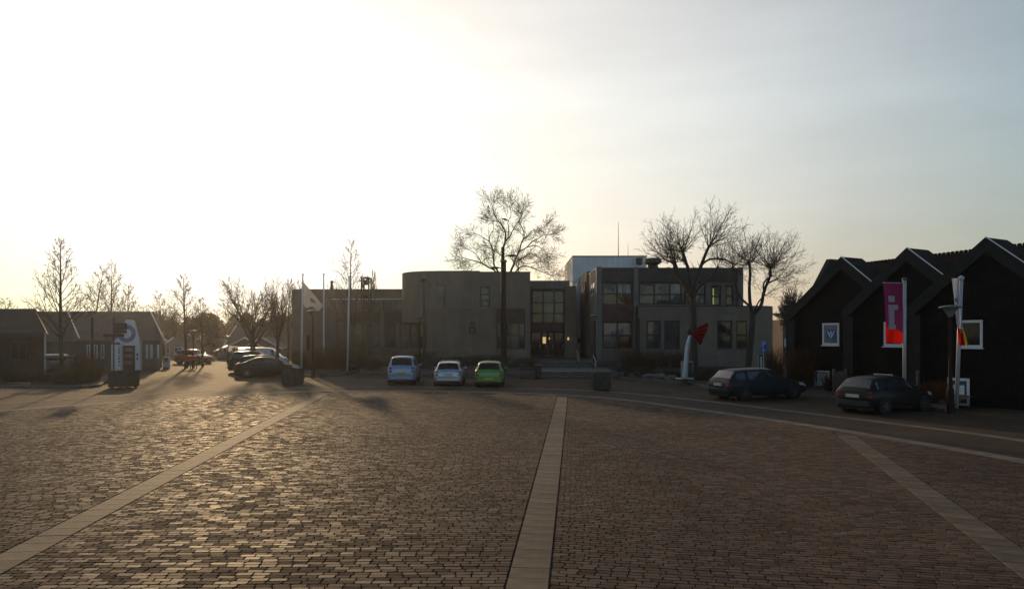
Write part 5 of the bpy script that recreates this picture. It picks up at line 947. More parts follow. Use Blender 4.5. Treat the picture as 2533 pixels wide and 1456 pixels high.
# bell frame
T = thing('bell_frame', 'dark steel bell tower frame with hanging bells before the left wing', 'bell tower', (X(903, 64), 64, .3)); yq = 64.0; ztop = Zh(684.5, yq)
for d, dy in ((894, 0), (912, 0), (894, 1.0), (912, 1.0)): MB().box(X(d, yq) - .06, X(d, yq) + .06, yq + dy - .06, yq + dy + .06, .3, ztop).build('post', M_DARKMETAL, T)
for p in (685, 693, 717, 724, 760, 800, 840):
    mb = MB(); z_ = Zh(p, yq) - .08
    for dy in (0, 1.0): mb.box(X(894.8, yq) + .05, X(911.2, yq) - .05, yq + dy - .05, yq + dy + .05, z_, z_ + .1)
    for d in (894, 912): mb.box(X(d, yq) - .05, X(d, yq) + .05, yq + .062, yq + .938, z_ - .12, z_ - .02)
    mb.build('crossbar', M_DARKMETAL, T)
MB().box(X(886.5, yq), X(893, yq), yq + .4, yq + .5, Zh(694, yq), Zh(691.5, yq)).box(X(886.5, yq), X(887.5, yq), yq + .4, yq + .5, Zh(697, yq), Zh(690, yq)).build('bracket', M_DARKMETAL, T)
M_BELL = mat('dark_bronze', (0.06, 0.045, 0.03), .4, .2, 4, metal=.7)
for d, p, s_ in ((896.8, 712, .30), (904.5, 704, .40), (908.5, 695, .24), (899, 735, .32), (906, 738, .34)):
    c = V(d, p, yq + .5); b = MB().lathe([(.0, .9), (.25, .88), (.42, .75), (.5, .4), (.62, .15), (.8, 0), (.7, .01), (.0, .3)], 14, (0, 0, 0)); b.v = [(c.x + x * s_, c.y + y * s_, c.z + z * s_) for x, y, z in b.v]; q = b.build('bell', M_BELL, T, smooth=True); MB().tube([c + Vector((0, 0, .85 * s_)), c + Vector((0, 0, .85 * s_ + .3))], .025, 6).build('hanger', M_DARKMETAL, q)
# tall floodlight mast
yq = 52.0; bx = X(1245, yq); T = thing('floodlight_mast', 'tall brown floodlight mast standing beside the green car', 'light mast', (bx, yq, 0))
MB().lathe([(.24, 0), (.22, .1), (.19, Zh(650, yq)), (.19, Zh(648, yq))], 14, (bx, yq, 0)).build('lower_shaft', M_LAMPPOST, T, smooth=True); MB().lathe([(.25, 0), (.25, .12), (.19, .16)], 14, (bx, yq, Zh(648, yq))).build('collar', M_LAMPTOP, T); MB().lathe([(.135, Zh(648, yq)), (.125, Zh(611, yq)), (0, Zh(609, yq))], 12, (bx - .05, yq, 0)).build('upper_shaft', M_LAMPPOST, T, smooth=True)
for sgn, p in ((1, 632), (-1, 662)):
    z_ = Zh(p, yq); q = MB().tube([(bx + sgn * .15, yq, z_ - .03), (bx + sgn * .4, yq - .05, z_)], .04, 6).build('arm', M_DARKMETAL, T); MB().lathe([(.0, -.1), (.18, -.09), (.36, -.01), (.33, .03), (.0, .1)], 14, (bx + sgn * .62, yq - .1, z_)).build('lamp_head', M_DARKMETAL, q)
# stair railings, bin, bench
for lab, d0, p0, d1, p1, y0, lev in (('steel stair railing on the lower flight behind the planter', 1465.5, 893, 1473, 928, 51.2, .15), ('steel stair railing on the upper flight near the white wall', 1423, 871.5, 1430, 894, 57.6, .45)):
    T = thing('stair_railing', lab, 'railing', (X((d0 + d1) / 2, y0), y0, lev), 0, 'steel railings on the stairs'); xa_, xb_ = X(d0, y0 + 1.3), X(d1, y0); ya_, yb_ = y0 + 1.3, y0; up = lev + .98
    MB().tube([(xa_, ya_, lev + .3), (xa_, ya_, up + .33), (xa_ + .03, ya_ - .12, up + .4), (xb_, yb_, up), (xb_, yb_ - .05, up - .05), (xb_, yb_ - .05, lev - .1)], .032, 8).build('handrail', M_STEEL, T, smooth=True); MB().tube([(xa_, ya_, up - .05), (xb_, yb_, up - .42)], .02, 6).build('mid_rail', M_STEEL, T)
T = thing('litter_bin', 'dark cylindrical litter bin at the left end of the stairs', 'bin', (X(1330, 49.7), 49.7, 0)); MB().lathe([(.2, 0), (.22, .05), (.24, .85), (.26, .88), (.26, .95), (.2, .97), (.0, .9)], 14).build('drum', M_DARKMETAL, T, world=False); MB().tube([(0, 0, .9), (0, 0, .99)], .05, 8).build('lid_knob', M_DARKMETAL, T, world=False)
T = thing('bench', 'dark wooden bench beside the litter bin at the bed edge', 'bench', (X(1303, 49.4), 49.4, 0))
for k in range(3): MB().box(-.5, .55, -.22 + k * .16, -.09 + k * .16, .42, .47).build('seat_slat', M_SLAT, T, world=False)
for k in range(2): MB().box(-.5, .55, .30, .34, .58 + k * .16, .7 + k * .16).build('back_slat', M_SLAT, T, world=False)
for sgn in (-.42, .45): MB().box(sgn - .04, sgn + .04, -.22, .28, 0, .418).build('leg', M_DARKMETAL, T, world=False); MB().box(sgn - .03, sgn + .03, .24, .298, .42, .88).build('upright', M_DARKMETAL, T, world=False)
# red butterfly sculpture on bent steel pole
ys = 43.8; T = thing('wing_sculpture', 'red wing sculpture on a curved pale steel pole before the right wing', 'sculpture', (X(1693, ys), ys, 0))
MB().box(X(1686.5, ys), X(1699.5, ys), ys - .17, ys + .17, 0, .34).build('plinth', M_KERB, T, bevel=.02); MB().lathe([(.55, 0), (.57, .02), (.55, .04), (0, .05)], 20, (X(1693, ys), ys, .345)).build('base_plate', M_STEEL, T)
cp = catmull([tuple(V(1693.5, 934, ys)), tuple(V(1695.5, 905, ys)), tuple(V(1698, 870, ys)), tuple(V(1702, 845, ys)), tuple(V(1708, 826, ys))], 6); MB().tube(cp, [.17 - .08 * i / (len(cp) - 1) for i in range(len(cp))], 12).build('pole', mat('pale_steel', (0.5, 0.52, 0.55), .45, .08, 4, metal=.3), T, smooth=True)
C_RED = cloth_mat('red_translucent_sheet', (0.27, 0.004, 0.010), .25)
wr = [((1706, 822), (1707, 824), (1708, 827)), ((1722, 812), (1720, 824), (1716, 834)), ((1736, 804), (1733, 823), (1724, 845)), ((1748, 799), (1742, 822), (1730, 852)), ((1753.5, 797), (1746, 822), (1735, 850.5))]
def wp(d, p, k, s_): return V(d, p, ys - .15 + .3 * k / 4 + .12 * math.cos(k * 3.1 + s_))
g_ = []
for k, (a, m_, c) in enumerate(wr): g_.append([wp(*a, k, 0), wp((a[0] + m_[0]) / 2, (a[1] + m_[1]) / 2, k, .6), wp(*m_, k, 1.2), wp((c[0] + m_[0]) / 2 - (1.5 if k > 2 else 0), (c[1] + m_[1]) / 2, k, 1.8), wp(*c, k, 2.4)])
wg = MB().grid(g_).build('wing', C_RED, T, smooth=True); sm_ = wg.modifiers.new('thickness', 'SOLIDIFY'); sm_.thickness = .03
for j in range(5): MB().tube([tuple(r_[j] + Vector((0, -.02, 0))) for r_ in g_], .018, 5).build('rib', mat('yellow_rib', (0.22, 0.05, 0.012), .5, .1, 3) if j in (1, 2, 3) else M_RED, T)
MB().lathe([(0, 0), (.09, .05), (.12, .3), (.07, .5), (0, .55)], 10, (X(1703.5, ys), ys - .05, Zh(829, ys))).build('body', M_DARKMETAL, T); MB().tube([V(1704, 822, ys), V(1700, 820, ys), V(1697, 822, ys)], .015, 5).build('antenna', M_DARKMETAL, T)
T = thing('utility_cabinet', 'grey utility cabinet standing behind the sculpture pole', 'cabinet', (X(1701, 46), 46, .1)); MB().box(X(1687, 46), X(1714.5, 46), 46, 46.4, .12, Zh(893, 46)).build('case', mat('grey_cabinet', (0.26, 0.27, 0.27), .6, .15, 3), T, bevel=.015); MB().box(X(1689, 46), X(1700, 46), 45.985, 45.998, .3, Zh(896, 46)).build('door', mat('grey_cabinet', (0.26, .27, .27)), T); MB().box(X(1701.5, 46), X(1712.5, 46), 45.985, 45.998, .3, Zh(896, 46)).build('door', P_GREY, T)
# disabled parking sign and post
yp = 41.5; T = thing('parking_sign', 'blue parking sign with white P and wheelchair symbol on a post', 'sign', (X(1887.5, yp), yp, .1)); MB().tube([(X(1887.5, yp), yp, .1), (X(1887.5, yp), yp, Zh(844, yp))], .03, 8).build('post', M_STEEL, T)
pn = MB().box(X(1880, yp), X(1895, yp), yp - .06, yp - .035, Zh(870, yp), Zh(843.5, yp)).build('panel', mat('road_sign_blue', (0.015, 0.10, 0.42), .35, .04, 3), T); yy = yp - .066
def txt(body, size, loc, parent, m, name='lettering', rot=(R(90), 0, 0), ext=.002):
    cu = bpy.data.curves.new(name, 'FONT'); cu.body = body; cu.size = size; cu.align_x = 'CENTER'; cu.align_y = 'CENTER'; cu.extrude = ext; tmp = bpy.data.objects.new(name, cu); COL.objects.link(tmp); dg = bpy.context.evaluated_depsgraph_get(); me = bpy.data.meshes.new_from_object(tmp.evaluated_get(dg)); COL.objects.unlink(tmp); bpy.data.objects.remove(tmp); bpy.data.curves.remove(cu)
    o = bpy.data.objects.new(name, me); me.materials.clear(); me.materials.append(m); COL.objects.link(o); o.parent = parent; o.location = Vector(loc) - wloc(parent); o.rotation_euler = rot; return o
o = txt('P', .42, (X(1887.5, yp), yy, Zh(851.5, yp)), pn, M_PRINTW); o.scale = (1.05, 1, 1)
mb = MB(); c = (X(1887.6, yp), Zh(865, yp)); n_ = 14
for k in range(n_ - 3):
    a0, a1 = [2.2 + 2 * math.pi * (k + e) / n_ for e in (0, 1)]; mb.extrude([(c[0] + r * math.cos(a), yy, c[1] + r * math.sin(a)) for r, a in ((.065, a0), (.09, a0), (.09, a1), (.065, a1))], (0, .003, 0))
mb.box(c[0] - .03, c[0] - .005, yy, yy + .003, c[1], c[1] + .16); mb.box(c[0] - .005, c[0] + .08, yy, yy + .003, c[1] + .02, c[1] + .045); mb.box(c[0] + .06, c[0] + .085, yy, yy + .003, c[1] - .07, c[1] + .02); mb.box(c[0] - .035, c[0], yy, yy + .003, c[1] + .17, c[1] + .205); mb.build('wheelchair_symbol', M_PRINTW, pn)
T = thing('notice_case', 'grey glazed notice case on posts below the parking sign', 'notice board', (X(1881.5, 42), 42, .1))
for d in (1875.3, 1888.3): MB().box(X(d, 42) - .035, X(d, 42) + .035, 42, 42.07, .1, Zh(877, 42)).build('post', M_STEEL, T)
MB().box(X(1876.6, 42), X(1887, 42), 42.01, 42.06, Zh(917, 42), Zh(878, 42)).build('panel', P_GREY, T); MB().box(X(1880, 42), X(1883.5, 42), 41.985, 42.008, Zh(915, 42), Zh(881, 42)).build('print', M_PRINTW, T)
# banner poles by the black house
M_ALU = mat('banner_pole_aluminium', (0.50, 0.50, 0.50), .4, .06, 4, metal=.2)
C_PURP = cloth_mat('purple_banner_cloth', (0.13, 0.018, 0.085), .35); C_BRED = cloth_mat('red_banner_cloth', (0.62, 0.010, 0.008), .5); C_BWH = cloth_mat('white_banner_print', (0.66, 0.66, 0.74), .5); C_BYE = cloth_mat('yellow_banner_cloth', (0.65, 0.50, 0.05), .5)
yb_ = 30.0; px_ = X(2236.5, yb_)
T = thing('banner_pole', 'aluminium banner pole behind the dark hatchback, carrying the purple banner', 'banner pole', (px_, yb_, .1)); MB().tube([(px_, yb_, .1), (px_, yb_, Zh(693, yb_))], .075, 12).build('shaft', M_ALU, T, smooth=True); MB().lathe([(0, .12), (.09, .1), (.1, 0)], 12, (px_, yb_, Zh(693, yb_))).build('cap', M_DARKMETAL, T); MB().tube([(px_ - .02, yb_, Zh(700, yb_)), (X(2183, yb_), yb_ - .03, Zh(698.8, yb_))], .018, 6).build('arm', M_ALU, T)
T = thing('banner', 'purple banner with large white letter i and red foot', 'banner', (X(2208, yb_), yb_, Zh(850, yb_)))
def bp(u, v):   # u 0 outer edge .. 1 pole edge, v 0 top .. 1 bottom
    l = 2184 + (2192.5 - 2184) * v + 2.2 * math.sin(v * 5) * v; r = 2232.5 + .8 * v; return V(l + (r - l) * u, 699.5 + (848.5 - 699.5) * v - 1.5 * (1 - u) * v, yb_ + .07 * math.sin(u * 5 + v * 2) * (.3 + v))
def bpatch(u0, u1, v0, v1, m, name, off=0.0, nu=6, nv_=10, fu=None):
    P = [[bp(u0 + (u1 - u0) * i / nu, (v0 + (v1 - v0) * j / nv_) if fu is None else fu(u0 + (u1 - u0) * i / nu, v0, v1, j / nv_)) + Vector((0, -off, 0)) for i in range(nu + 1)] for j in range(nv_ + 1)]; return MB().grid(P).build(name, m, T, smooth=True)
rb_ = lambda u: .775 + .05 * max(0, (u - .6) / .4) - .14 * max(0, (.14 - u) / .14)
bpatch(0, 1, 0, 0, C_PURP, 'cloth', 0, 14, 16, lambda u, a, b, t: t * rb_(u)); bpatch(0, 1, 0, 0, C_BRED, 'red_foot', 0, 14, 5, lambda u, a, b, t: rb_(u) + (1 - rb_(u)) * t)
bpatch(.21, .54, .215, .32, C_BWH, 'letter', .012); bpatch(.185, .72, .365, .445, C_BWH, 'letter', .012); bpatch(.185, .50, .446, .70, C_BWH, 'letter', .012); bpatch(.175, .58, .701, .772, C_BWH, 'letter', .012)
yb2 = 28.8; px2 = X(2372, yb2)
T = thing('banner_pole', 'aluminium banner pole beside the near street lamp, carrying the white banner', 'banner pole', (px2, yb2, 0)); MB().tube([(px2 - .12, yb2, 0), (px2 + .08, yb2, Zh(688, yb2))], .075, 12).build('shaft', M_ALU, T, smooth=True); MB().lathe([(.1, -.05), (.11, .05), (0, .12)], 12, (px2 + .08, yb2, Zh(688, yb2))).build('cap', M_ALU, T); MB().lathe([(.3, 0), (.3, .04), (.12, .08)], 14, (px2 - .12, yb2, 0)).build('foot', M_DARKMETAL, T)
T = thing('banner', 'furled white banner with small grey emblem and red and yellow tail', 'banner', (px2, yb2 - .1, Zh(855, yb2)))
rw = [(688, 2353, 2370, 0), (715, 2356.5, 2371.5, .05), (745, 2360, 2372.5, 0), (771, 2362, 2374.5, -.06), (798, 2365.2, 2378, .0), (812, 2367.5, 2381, .06)]; rw2 = [(812, 2367.5, 2381, .06), (826, 2369, 2387.5, .02), (840, 2370.5, 2391.5, -.05), (854, 2373, 2394.5, .03)]
def rib(rows_, f0, f1, m, nm): return MB().grid([[V(l + (r - l) * (f0 + (f1 - f0) * s_ / 4), p, yb2 - .14 + dy + .08 * math.sin(s_ * 1.4 + p * .05)) for s_ in range(5)] for p, l, r, dy in rows_]).build(nm, m, T, smooth=True)
rib(rw, 0, 1, C_BWH, 'cloth'); rib(rw2, 0, .62, C_BRED, 'red_tail'); rib(rw2, .62, 1, C_BYE, 'yellow_tail')
mb = MB(); c = V(2365, 741, yb2 - .25)
for k in range(9): a0, a1 = [R(40) + 2 * math.pi * (k + e) / 11 for e in (0, 1)]; mb.extrude([(c.x + r * .7 * math.cos(a), c.y, c.z + r * math.sin(a)) for r, a in ((.055, a0), (.09, a0), (.09, a1), (.055, a1))], (0, .006, 0))
mb.box(c.x - .04, c.x + .05, c.y, c.y + .006, c.z - .02, c.z + .015); mb.build('emblem', M_FRAME, T)
# bollard posts and timber guard by the black house
for lab, d, p0, p1, yy in (('short grey post beside the gable corner, right of the banner pole', 2269, 920, 980, 31.8),):
    o = thing('bollard', lab, 'bollard', (X(d, yy), yy, .2)); MB().lathe([(.06, 0), (.06, Zh(p0, yy) - .25), (.075, Zh(p0, yy) - .22), (.07, Zh(p0, yy) - .14), (0, Zh(p0, yy) - .12)], 10).build('shaft', M_TIMBER, o, world=False)
T = thing('timber_guard', 'pale timber screen in the bed before the first gable', 'fence', (X(2080, 35.5), 35.5, .2))
for k in range(6): MB().box(X(2065, 35.5) + k * .1, X(2065, 35.5) + k * .1 + .085, 35.5, 35.53, .2, Zh(918, 35.5) + rd0.uniform(-.03, .03)).build('board', M_TIMBER, T)
for d in (2064, 2093): MB().box(X(d, 35.5) - .05, X(d, 35.5) + .05, 35.54, 35.64, .2, Zh(912, 35.5)).build('post', M_TIMBER, T)
# birds in the great tree
M_BIRD = mat('black_plumage', (0.012, 0.012, 0.013), .7, .1, 3)
for k, (d, p, an) in enumerate(((1207.4, 511.5, 65), (1266.4, 505, 40), (1281.7, 523, 120), (1288, 528, 70), (1249.6, 542.8, 150))):
    lab = ['black bird perched at the upper left of the great tree', 'topmost black bird in the great tree', 'black bird in the great tree, left one of a close pair', 'black bird in the great tree, right one of a close pair', 'lowest and largest black bird in the great tree'][k]; s_ = .42 if k < 4 else .75; c = V(d, p, 84.5)
    T = thing('bird', lab, 'bird', c, 0, 'birds in the great tree'); m_ = MB().tube([(-.75, 0, -.12), (-.35, 0, -.03), (-.1, 0, 0), (.18, 0, .02), (.34, 0, .1), (.46, 0, .14), (.6, 0, .12)], [.02, .07, .16, .17, .09, .085, .01], 8); ca, sa = math.cos(R(an)), math.sin(R(an)); m_.v = [((x * ca - z * sa) * s_, y * s_, (x * sa + z * ca) * s_) for x, y, z in m_.v]; m_.build('body', M_BIRD, T, world=False, smooth=True)
    for sg in (-1, 1): MB().extrude([(-.3 * s_, sg * .1 * s_, 0), (.15 * s_, sg * .15 * s_, .06 * s_), (.0, sg * .22 * s_, -.12 * s_)], (0, 0, .03)).build('wing', M_BIRD, T, world=False)
# ---------------------------------------------------------------- cars
M_TYRE = mat('tyre_rubber', (0.018, 0.018, 0.018), .85, .15, 8); M_RIM = mat('alloy_rim', (0.16, 0.16, 0.165), .35, .1, 6, metal=.8); M_UNDER = mat('black_underbody', (0.010, 0.010, 0.010), .9, .1, 6)
M_CARGLASS = mat('car_glass', (0.010, 0.012, 0.014), .03, .1, 1, spec=.2); M_CARGLASS2 = mat('pale_reflecting_car_glass', (0.030, 0.036, 0.040), .03, .1, 1, spec=1.0); M_TAIL = mat('red_tail_lamp', (0.22, 0.008, 0.008), .25, .1, 6, spec=.2); M_TRIM = mat('black_trim', (0.015, 0.015, 0.015), .6, .1, 6); M_HEADL = mat('head_lamp', (0.5, 0.5, 0.5), .15, .1, 6, spec=.8)  # pale car glass: light seen through the windows is put into its base colour
M_PLATE = mat('yellow_number_plate', (0.55, 0.38, 0.03), .5, .05, 6); M_PLATEW = mat('pale_number_plate', (0.5, 0.47, 0.38), .5, .05, 6)
def paint(name, c, metal=.35):
    dk = max(c) < .1; return mat(name, c, .4 if dk else .32, .04, 2, metal=0 if dk else metal, coat=.12 if dk else .7, spec=.15 if dk else .3)
# profile stations from tail (0) to nose (1): x fraction, low, belt, top, half width at belt, half width at top
CARS = {
 'hatch': [(0, .36, .80, .82, .70, .60), (.012, .28, .90, .93, .79, .66), (.03, .24, .93, 1.00, .83, .69), (.10, .22, .95, 1.39, .85, .61), (.24, .20, .95, 1.46, .86, .60), (.45, .20, .93, 1.475, .86, .61), (.56, .20, .92, 1.42, .86, .60), (.735, .20, .92, .97, .85, .66), (.78, .2, .88, .93, .84, .66), (.93, .22, .76, .80, .80, .62), (.985, .28, .62, .66, .70, .55), (1, .38, .55, .57, .60, .5)],
 'wagon': [(0, .38, .78, .80, .72, .62), (.012, .28, .88, .92, .81, .68), (.03, .24, .93, 1.00, .84, .70), (.105, .22, .95, 1.38, .86, .62), (.2, .20, .95, 1.45, .87, .62), (.45, .20, .93, 1.48, .87, .62), (.56, .20, .92, 1.44, .87, .61), (.73, .20, .92, .97, .86, .67), (.775, .2, .88, .92, .85, .67), (.93, .22, .75, .79, .81, .63), (.985, .28, .62, .65, .71, .55), (1, .38, .55, .57, .6, .5)],
 'sedan': [(0, .38, .82, .84, .70, .60), (.012, .28, .92, .95, .80, .66), (.06, .24, .97, 1.01, .84, .68), (.13, .22, .98, 1.05, .85, .66), (.30, .20, .96, 1.38, .86, .58), (.40, .20, .94, 1.43, .86, .59), (.50, .20, .93, 1.43, .86, .59), (.57, .20, .92, 1.39, .86, .58), (.735, .20, .92, .97, .85, .66), (.78, .2, .88, .92, .85, .66), (.93, .22, .75, .79, .81, .62), (.985, .28, .62, .65, .70, .55), (1, .38, .55, .57, .6, .5)],
 'mpv': [(0, .36, .88, .90, .74, .64), (.012, .27, .98, 1.01, .82, .70), (.035, .23, 1.02, 1.10, .85, .70), (.085, .21, 1.04, 1.56, .86, .64), (.18, .20, 1.03, 1.63, .87, .64), (.42, .20, 1.0, 1.64, .87, .64), (.54, .20, .98, 1.58, .87, .63), (.76, .20, .96, 1.03, .86, .68), (.80, .2, .93, .98, .85, .68), (.94, .22, .80, .84, .81, .64), (.985, .28, .65, .68, .71, .56), (1, .38, .56, .58, .6, .5)],
 'van': [(0, .36, .95, .97, .80, .72), (.012, .27, 1.0, 1.75, .86, .76), (.03, .23, 1.02, 1.84, .88, .78), (.2, .20, 1.02, 1.88, .88, .79), (.5, .20, 1.02, 1.88, .88, .79), (.66, .20, 1.02, 1.84, .88, .78), (.70, .20, 1.02, 1.78, .88, .74), (.85, .20, 1.0, 1.1, .86, .70), (.88, .2, .97, 1.03, .85, .7), (.96, .22, .84, .9, .82, .66), (.99, .28, .68, .7, .72, .58), (1, .38, .58, .6, .62, .5)],
}
def car(label, kind, loc, head, L, W, H, pm, plate=M_PLATE, group='parked cars', wheel_r=.31, trim_bumper=False, roof_rails=False, ry_win=(2, 3)):
    M_CARGLASS = M_CARGLASS2 if max(pm['base']) < .1 else MATS['car_glass']
    T = thing('car', label, 'car', loc, head, group); st = CARS[kind]; zs_ = H / max(s_[3] for s_ in st); ws = W / 2 / .86
    def ring(s_):
        f, lo, be, tp, wb, wt = s_; x = (f - .5) * L; lo, be, tp = lo * zs_, be * zs_, tp * zs_; wb *= ws; wt *= ws; k = min(1, max(0, (tp - be) / .3))
        return [(x, 0, lo), (x, wb * .80, lo), (x, wb * .94, lo + .05), (x, wb * .985, lo + .2 * (be - lo)), (x, wb, lo + .55 * (be - lo)), (x, wb * .985, be - .04), (x, wb * .95, be), (x, wt + (wb * .93 - wt) * .12 * k, tp - .085 * k - .01), (x, wt * .93, tp - .035 * k), (x, wt * .6, tp + .0), (x, 0, tp + .015)]
    # resample stations smoothly in length
    rings = [ring(s_) for s_ in st]; full = [r_ + [(x, -y, z) for x, y, z in r_[-2:0:-1]] for r_ in rings]
    mb = MB(); n = len(full[0])
    for r_ in full: mb.v += r_
    for i in range(len(full) - 1):
        for k in range(n): mb.f.append((i * n + k, i * n + (k + 1) % n, (i + 1) * n + (k + 1) % n, (i + 1) * n + k))
    mb.f += [tuple(range(n - 1, -1, -1)), tuple((len(full) - 1) * n + k for k in range(n))]
    body = mb.build('body', pm, T, world=False, smooth=True)
    def S_(i, t, side):
        i0 = min(int(i), len(rings) - 2); fi = i - i0; t0 = min(int(t), 9); ft = t - t0
        def L2(r_): a, b = Vector(r_[t0]), Vector(r_[t0 + 1]); return a.lerp(b, ft)
        p = L2(rings[i0]).lerp(L2(rings[i0 + 1]), fi); return Vector((p.x, p.y * side, p.z))
    def patch(name, i0, i1, t0, t1, side, m, off=.012, parent=T, both=False, ni=8, nt=4):
        P = []
        for a in range(ni + 1):
            row = []
            ts = np.linspace(t0, t1, nt + 1)
            seq = [(t, 1) for t in ts] + ([(t, -1) for t in ts[::-1][1:]] if both else [])
            for t, sd in seq: row.append(S_(i0 + (i1 - i0) * a / ni, t, sd if both else side))
            P.append(row)
        # push outwards along the local normal
        Q = []
        for a, row in enumerate(P):
            qr = []
            for b, p in enumerate(row):
                du = P[min(a + 1, ni)][b] - P[max(a - 1, 0)][b]; dv = row[min(b + 1, len(row) - 1)] - row[max(b - 1, 0)]; nn = du.cross(dv)
                if nn.length < 1e-9: nn = Vector((0, 0, 1))
                nn.normalize(); cen_ = Vector((p.x * .6, 0, .75)); 
                if nn.dot(p - cen_) < 0: nn = -nn
                qr.append(p + nn * off)
            Q.append(qr)
        return MB().grid(Q).build(name, m, parent, world=False, smooth=True)
    rb0, rb1 = ry_win; last = next(i for i, s_ in enumerate(st) if s_[0] > .7) ; wsf = last - 1
    rw_ = patch('rear_window', rb0 + .06, rb1 - .06, 8.1, 10, 1, M_CARGLASS, both=True); patch('windscreen', wsf + .08, wsf + .9, 8.1, 10, 1, M_CARGLASS, both=True)
    for sd in (1, -1):
        a, b = rb1 - .25, wsf + .42; c1 = a + (b - a) * .36; c2 = a + (b - a) * .68
        if kind == 'van': patch('side_window', c2 + .1, b - .05, 6.1, 6.92, sd, M_CARGLASS)
        else:
            for u, v in ((a + .1, c1 - .08), (c1 + .08, c2 - .05), (c2 + .05, b)): patch('side_window', u, v, 6.1, 6.92, sd, M_CARGLASS)
        # doors: seam lines, handle
        for u in (c1, c2): patch('door_seam', u - .03, u + .03, 3.2, 6.0, sd, M_TRIM, .003, ni=1)
        for u in (c1 + .25, c2 + .25): h_ = S_(u, 5.3, sd); MB().box(h_.x - .09, h_.x + .09, h_.y - .01 + .012 * sd, h_.y + .01 + .012 * sd, h_.z - .015, h_.z + .015).build('door_handle', M_TRIM if trim_bumper else pm, T, world=False)
        patch('sill_trim', rb1, wsf, 2.0, 2.5, sd, M_TRIM, .006)
        m0 = S_(wsf + .45, 6.1, sd); MB().prism([(m0.x - .05, m0.y + sd * .03, m0.z), (m0.x + .07, m0.y + sd * .03, m0.z), (m0.x + .07, m0.y + sd * .03, m0.z + .12), (m0.x - .05, m0.y + sd * .03, m0.z + .13)], [(m0.x - .03, m0.y + sd * .22, m0.z + .01), (m0.x + .05, m0.y + sd * .22, m0.z + .02), (m0.x + .05, m0.y + sd * .22, m0.z + .12), (m0.x - .03, m0.y + sd * .22, m0.z + .13)]).build('mirror', M_TRIM if trim_bumper else pm, T, world=False, bevel=.015)
        hi_ = 1.6 if kind in ('mpv', 'van') else .95
        tz0, tz1 = (.72, 1.03) if kind == 'mpv' else (.64, .90); MB().prism([(-L / 2 - .012, sd * W / 2 * .66, tz0 * zs_ + .02), (-L / 2 - .012, sd * W / 2 * .87, tz0 * zs_), (-L / 2 + .03, sd * W / 2 * .87, tz1 * zs_), (-L / 2 + .015, sd * W / 2 * .68, tz1 * zs_ - .03)], [(-L / 2 + .14, sd * W / 2 * .66, tz0 * zs_ + .02), (-L / 2 + .16, sd * W / 2 * .965, tz0 * zs_), (-L / 2 + .17, sd * W / 2 * .955, tz1 * zs_), (-L / 2 + .14, sd * W / 2 * .68, tz1 * zs_ - .03)]).build('tail_lamp', M_TAIL, T, world=False, bevel=.008); patch('head_lamp', len(st) - 3.4, len(st) - 2.15, 4.6, 6.0, sd, M_HEADL, .012)
        for wx in (-.5 + .19, -.5 + .805):
            xw = wx * L; yw = sd * (W / 2 - .10); q = None
            ar = MB(); nn_ = 18; r_o = wheel_r + .055
            ar.prism([(xw + r_o * math.cos(6.283 * k / nn_), sd * (W / 2 - .32), wheel_r + r_o * math.sin(6.283 * k / nn_)) for k in range(nn_)], [(xw + r_o * math.cos(6.283 * k / nn_), sd * (W / 2 - .002), wheel_r + r_o * math.sin(6.283 * k / nn_)) for k in range(nn_)]); ar.build('wheel_arch', M_UNDER, T, world=False)
            ty = MB(); prof_ = [(wheel_r * .62, -.095), (wheel_r * .94, -.095), (wheel_r, -.06), (wheel_r, .06), (wheel_r * .94, .095), (wheel_r * .62, .095)]
            base = len(ty.v)
            for k in range(20): a_ = 6.283 * k / 20; ty.v += [(xw + r * math.cos(a_), yw + o_ + sd * .012, wheel_r + r * math.sin(a_)) for r, o_ in prof_]
            for k in range(20):
                for j in range(5): ty.f.append((k * 6 + j, k * 6 + j + 1, ((k + 1) % 20) * 6 + j + 1, ((k + 1) % 20) * 6 + j))
            wh = ty.build('wheel', M_TYRE, T, world=False, smooth=True)
            rm_ = MB(); yo = sd * (W / 2 + .004)
            for k in range(6): a_ = 6.283 * k / 6; d_ = Vector((math.cos(a_), 0, math.sin(a_))); s2 = Vector((-math.sin(a_), 0, math.cos(a_))) * .028; c_ = Vector((xw, yo, wheel_r)); rm_.extrude([c_ + s2, c_ + d_ * wheel_r * .63 + s2, c_ + d_ * wheel_r * .63 - s2, c_ - s2], (0, sd * .015, 0))
            rm_.build('rim', M_RIM, wh, world=False); MB().prism([(xw + wheel_r * .62 * math.cos(6.283 * k / 16), sd * (W / 2 + .001), wheel_r + wheel_r * .62 * math.sin(6.283 * k / 16)) for k in range(16)], [(xw + wheel_r * .62 * math.cos(6.283 * k / 16), sd * (W / 2 + .003), wheel_r + wheel_r * .62 * math.sin(6.283 * k / 16)) for k in range(16)]).build('brake_disc', M_UNDER, wh, world=False)
        if roof_rails: a_ = S_(rb1 + .4, 8.6, sd); b_ = S_(wsf - .1, 8.6, sd); MB().tube([a_ + Vector((0, 0, -.01)), a_ + Vector((.12, 0, .06)), b_ + Vector((-.12, 0, .06)), b_ + Vector((0, 0, -.01))], .018, 6).build('roof_rail', M_STEEL, T, world=False)
    bm_ = M_TRIM if trim_bumper else pm; xr = -L / 2
    patch('rear_bumper', .02, 1.3, 1.0, 3.0, 1, bm_, .03, ni=5); patch('rear_bumper', .02, 1.3, 1.0, 3.0, -1, bm_, .03, ni=5)
    lo_ = st[0][1] * zs_; MB().box(xr - .05, xr + .05, -W * .40, W * .40, lo_ - .05, lo_ + .17).build('bumper_bar', bm_, T, world=False, bevel=.025)
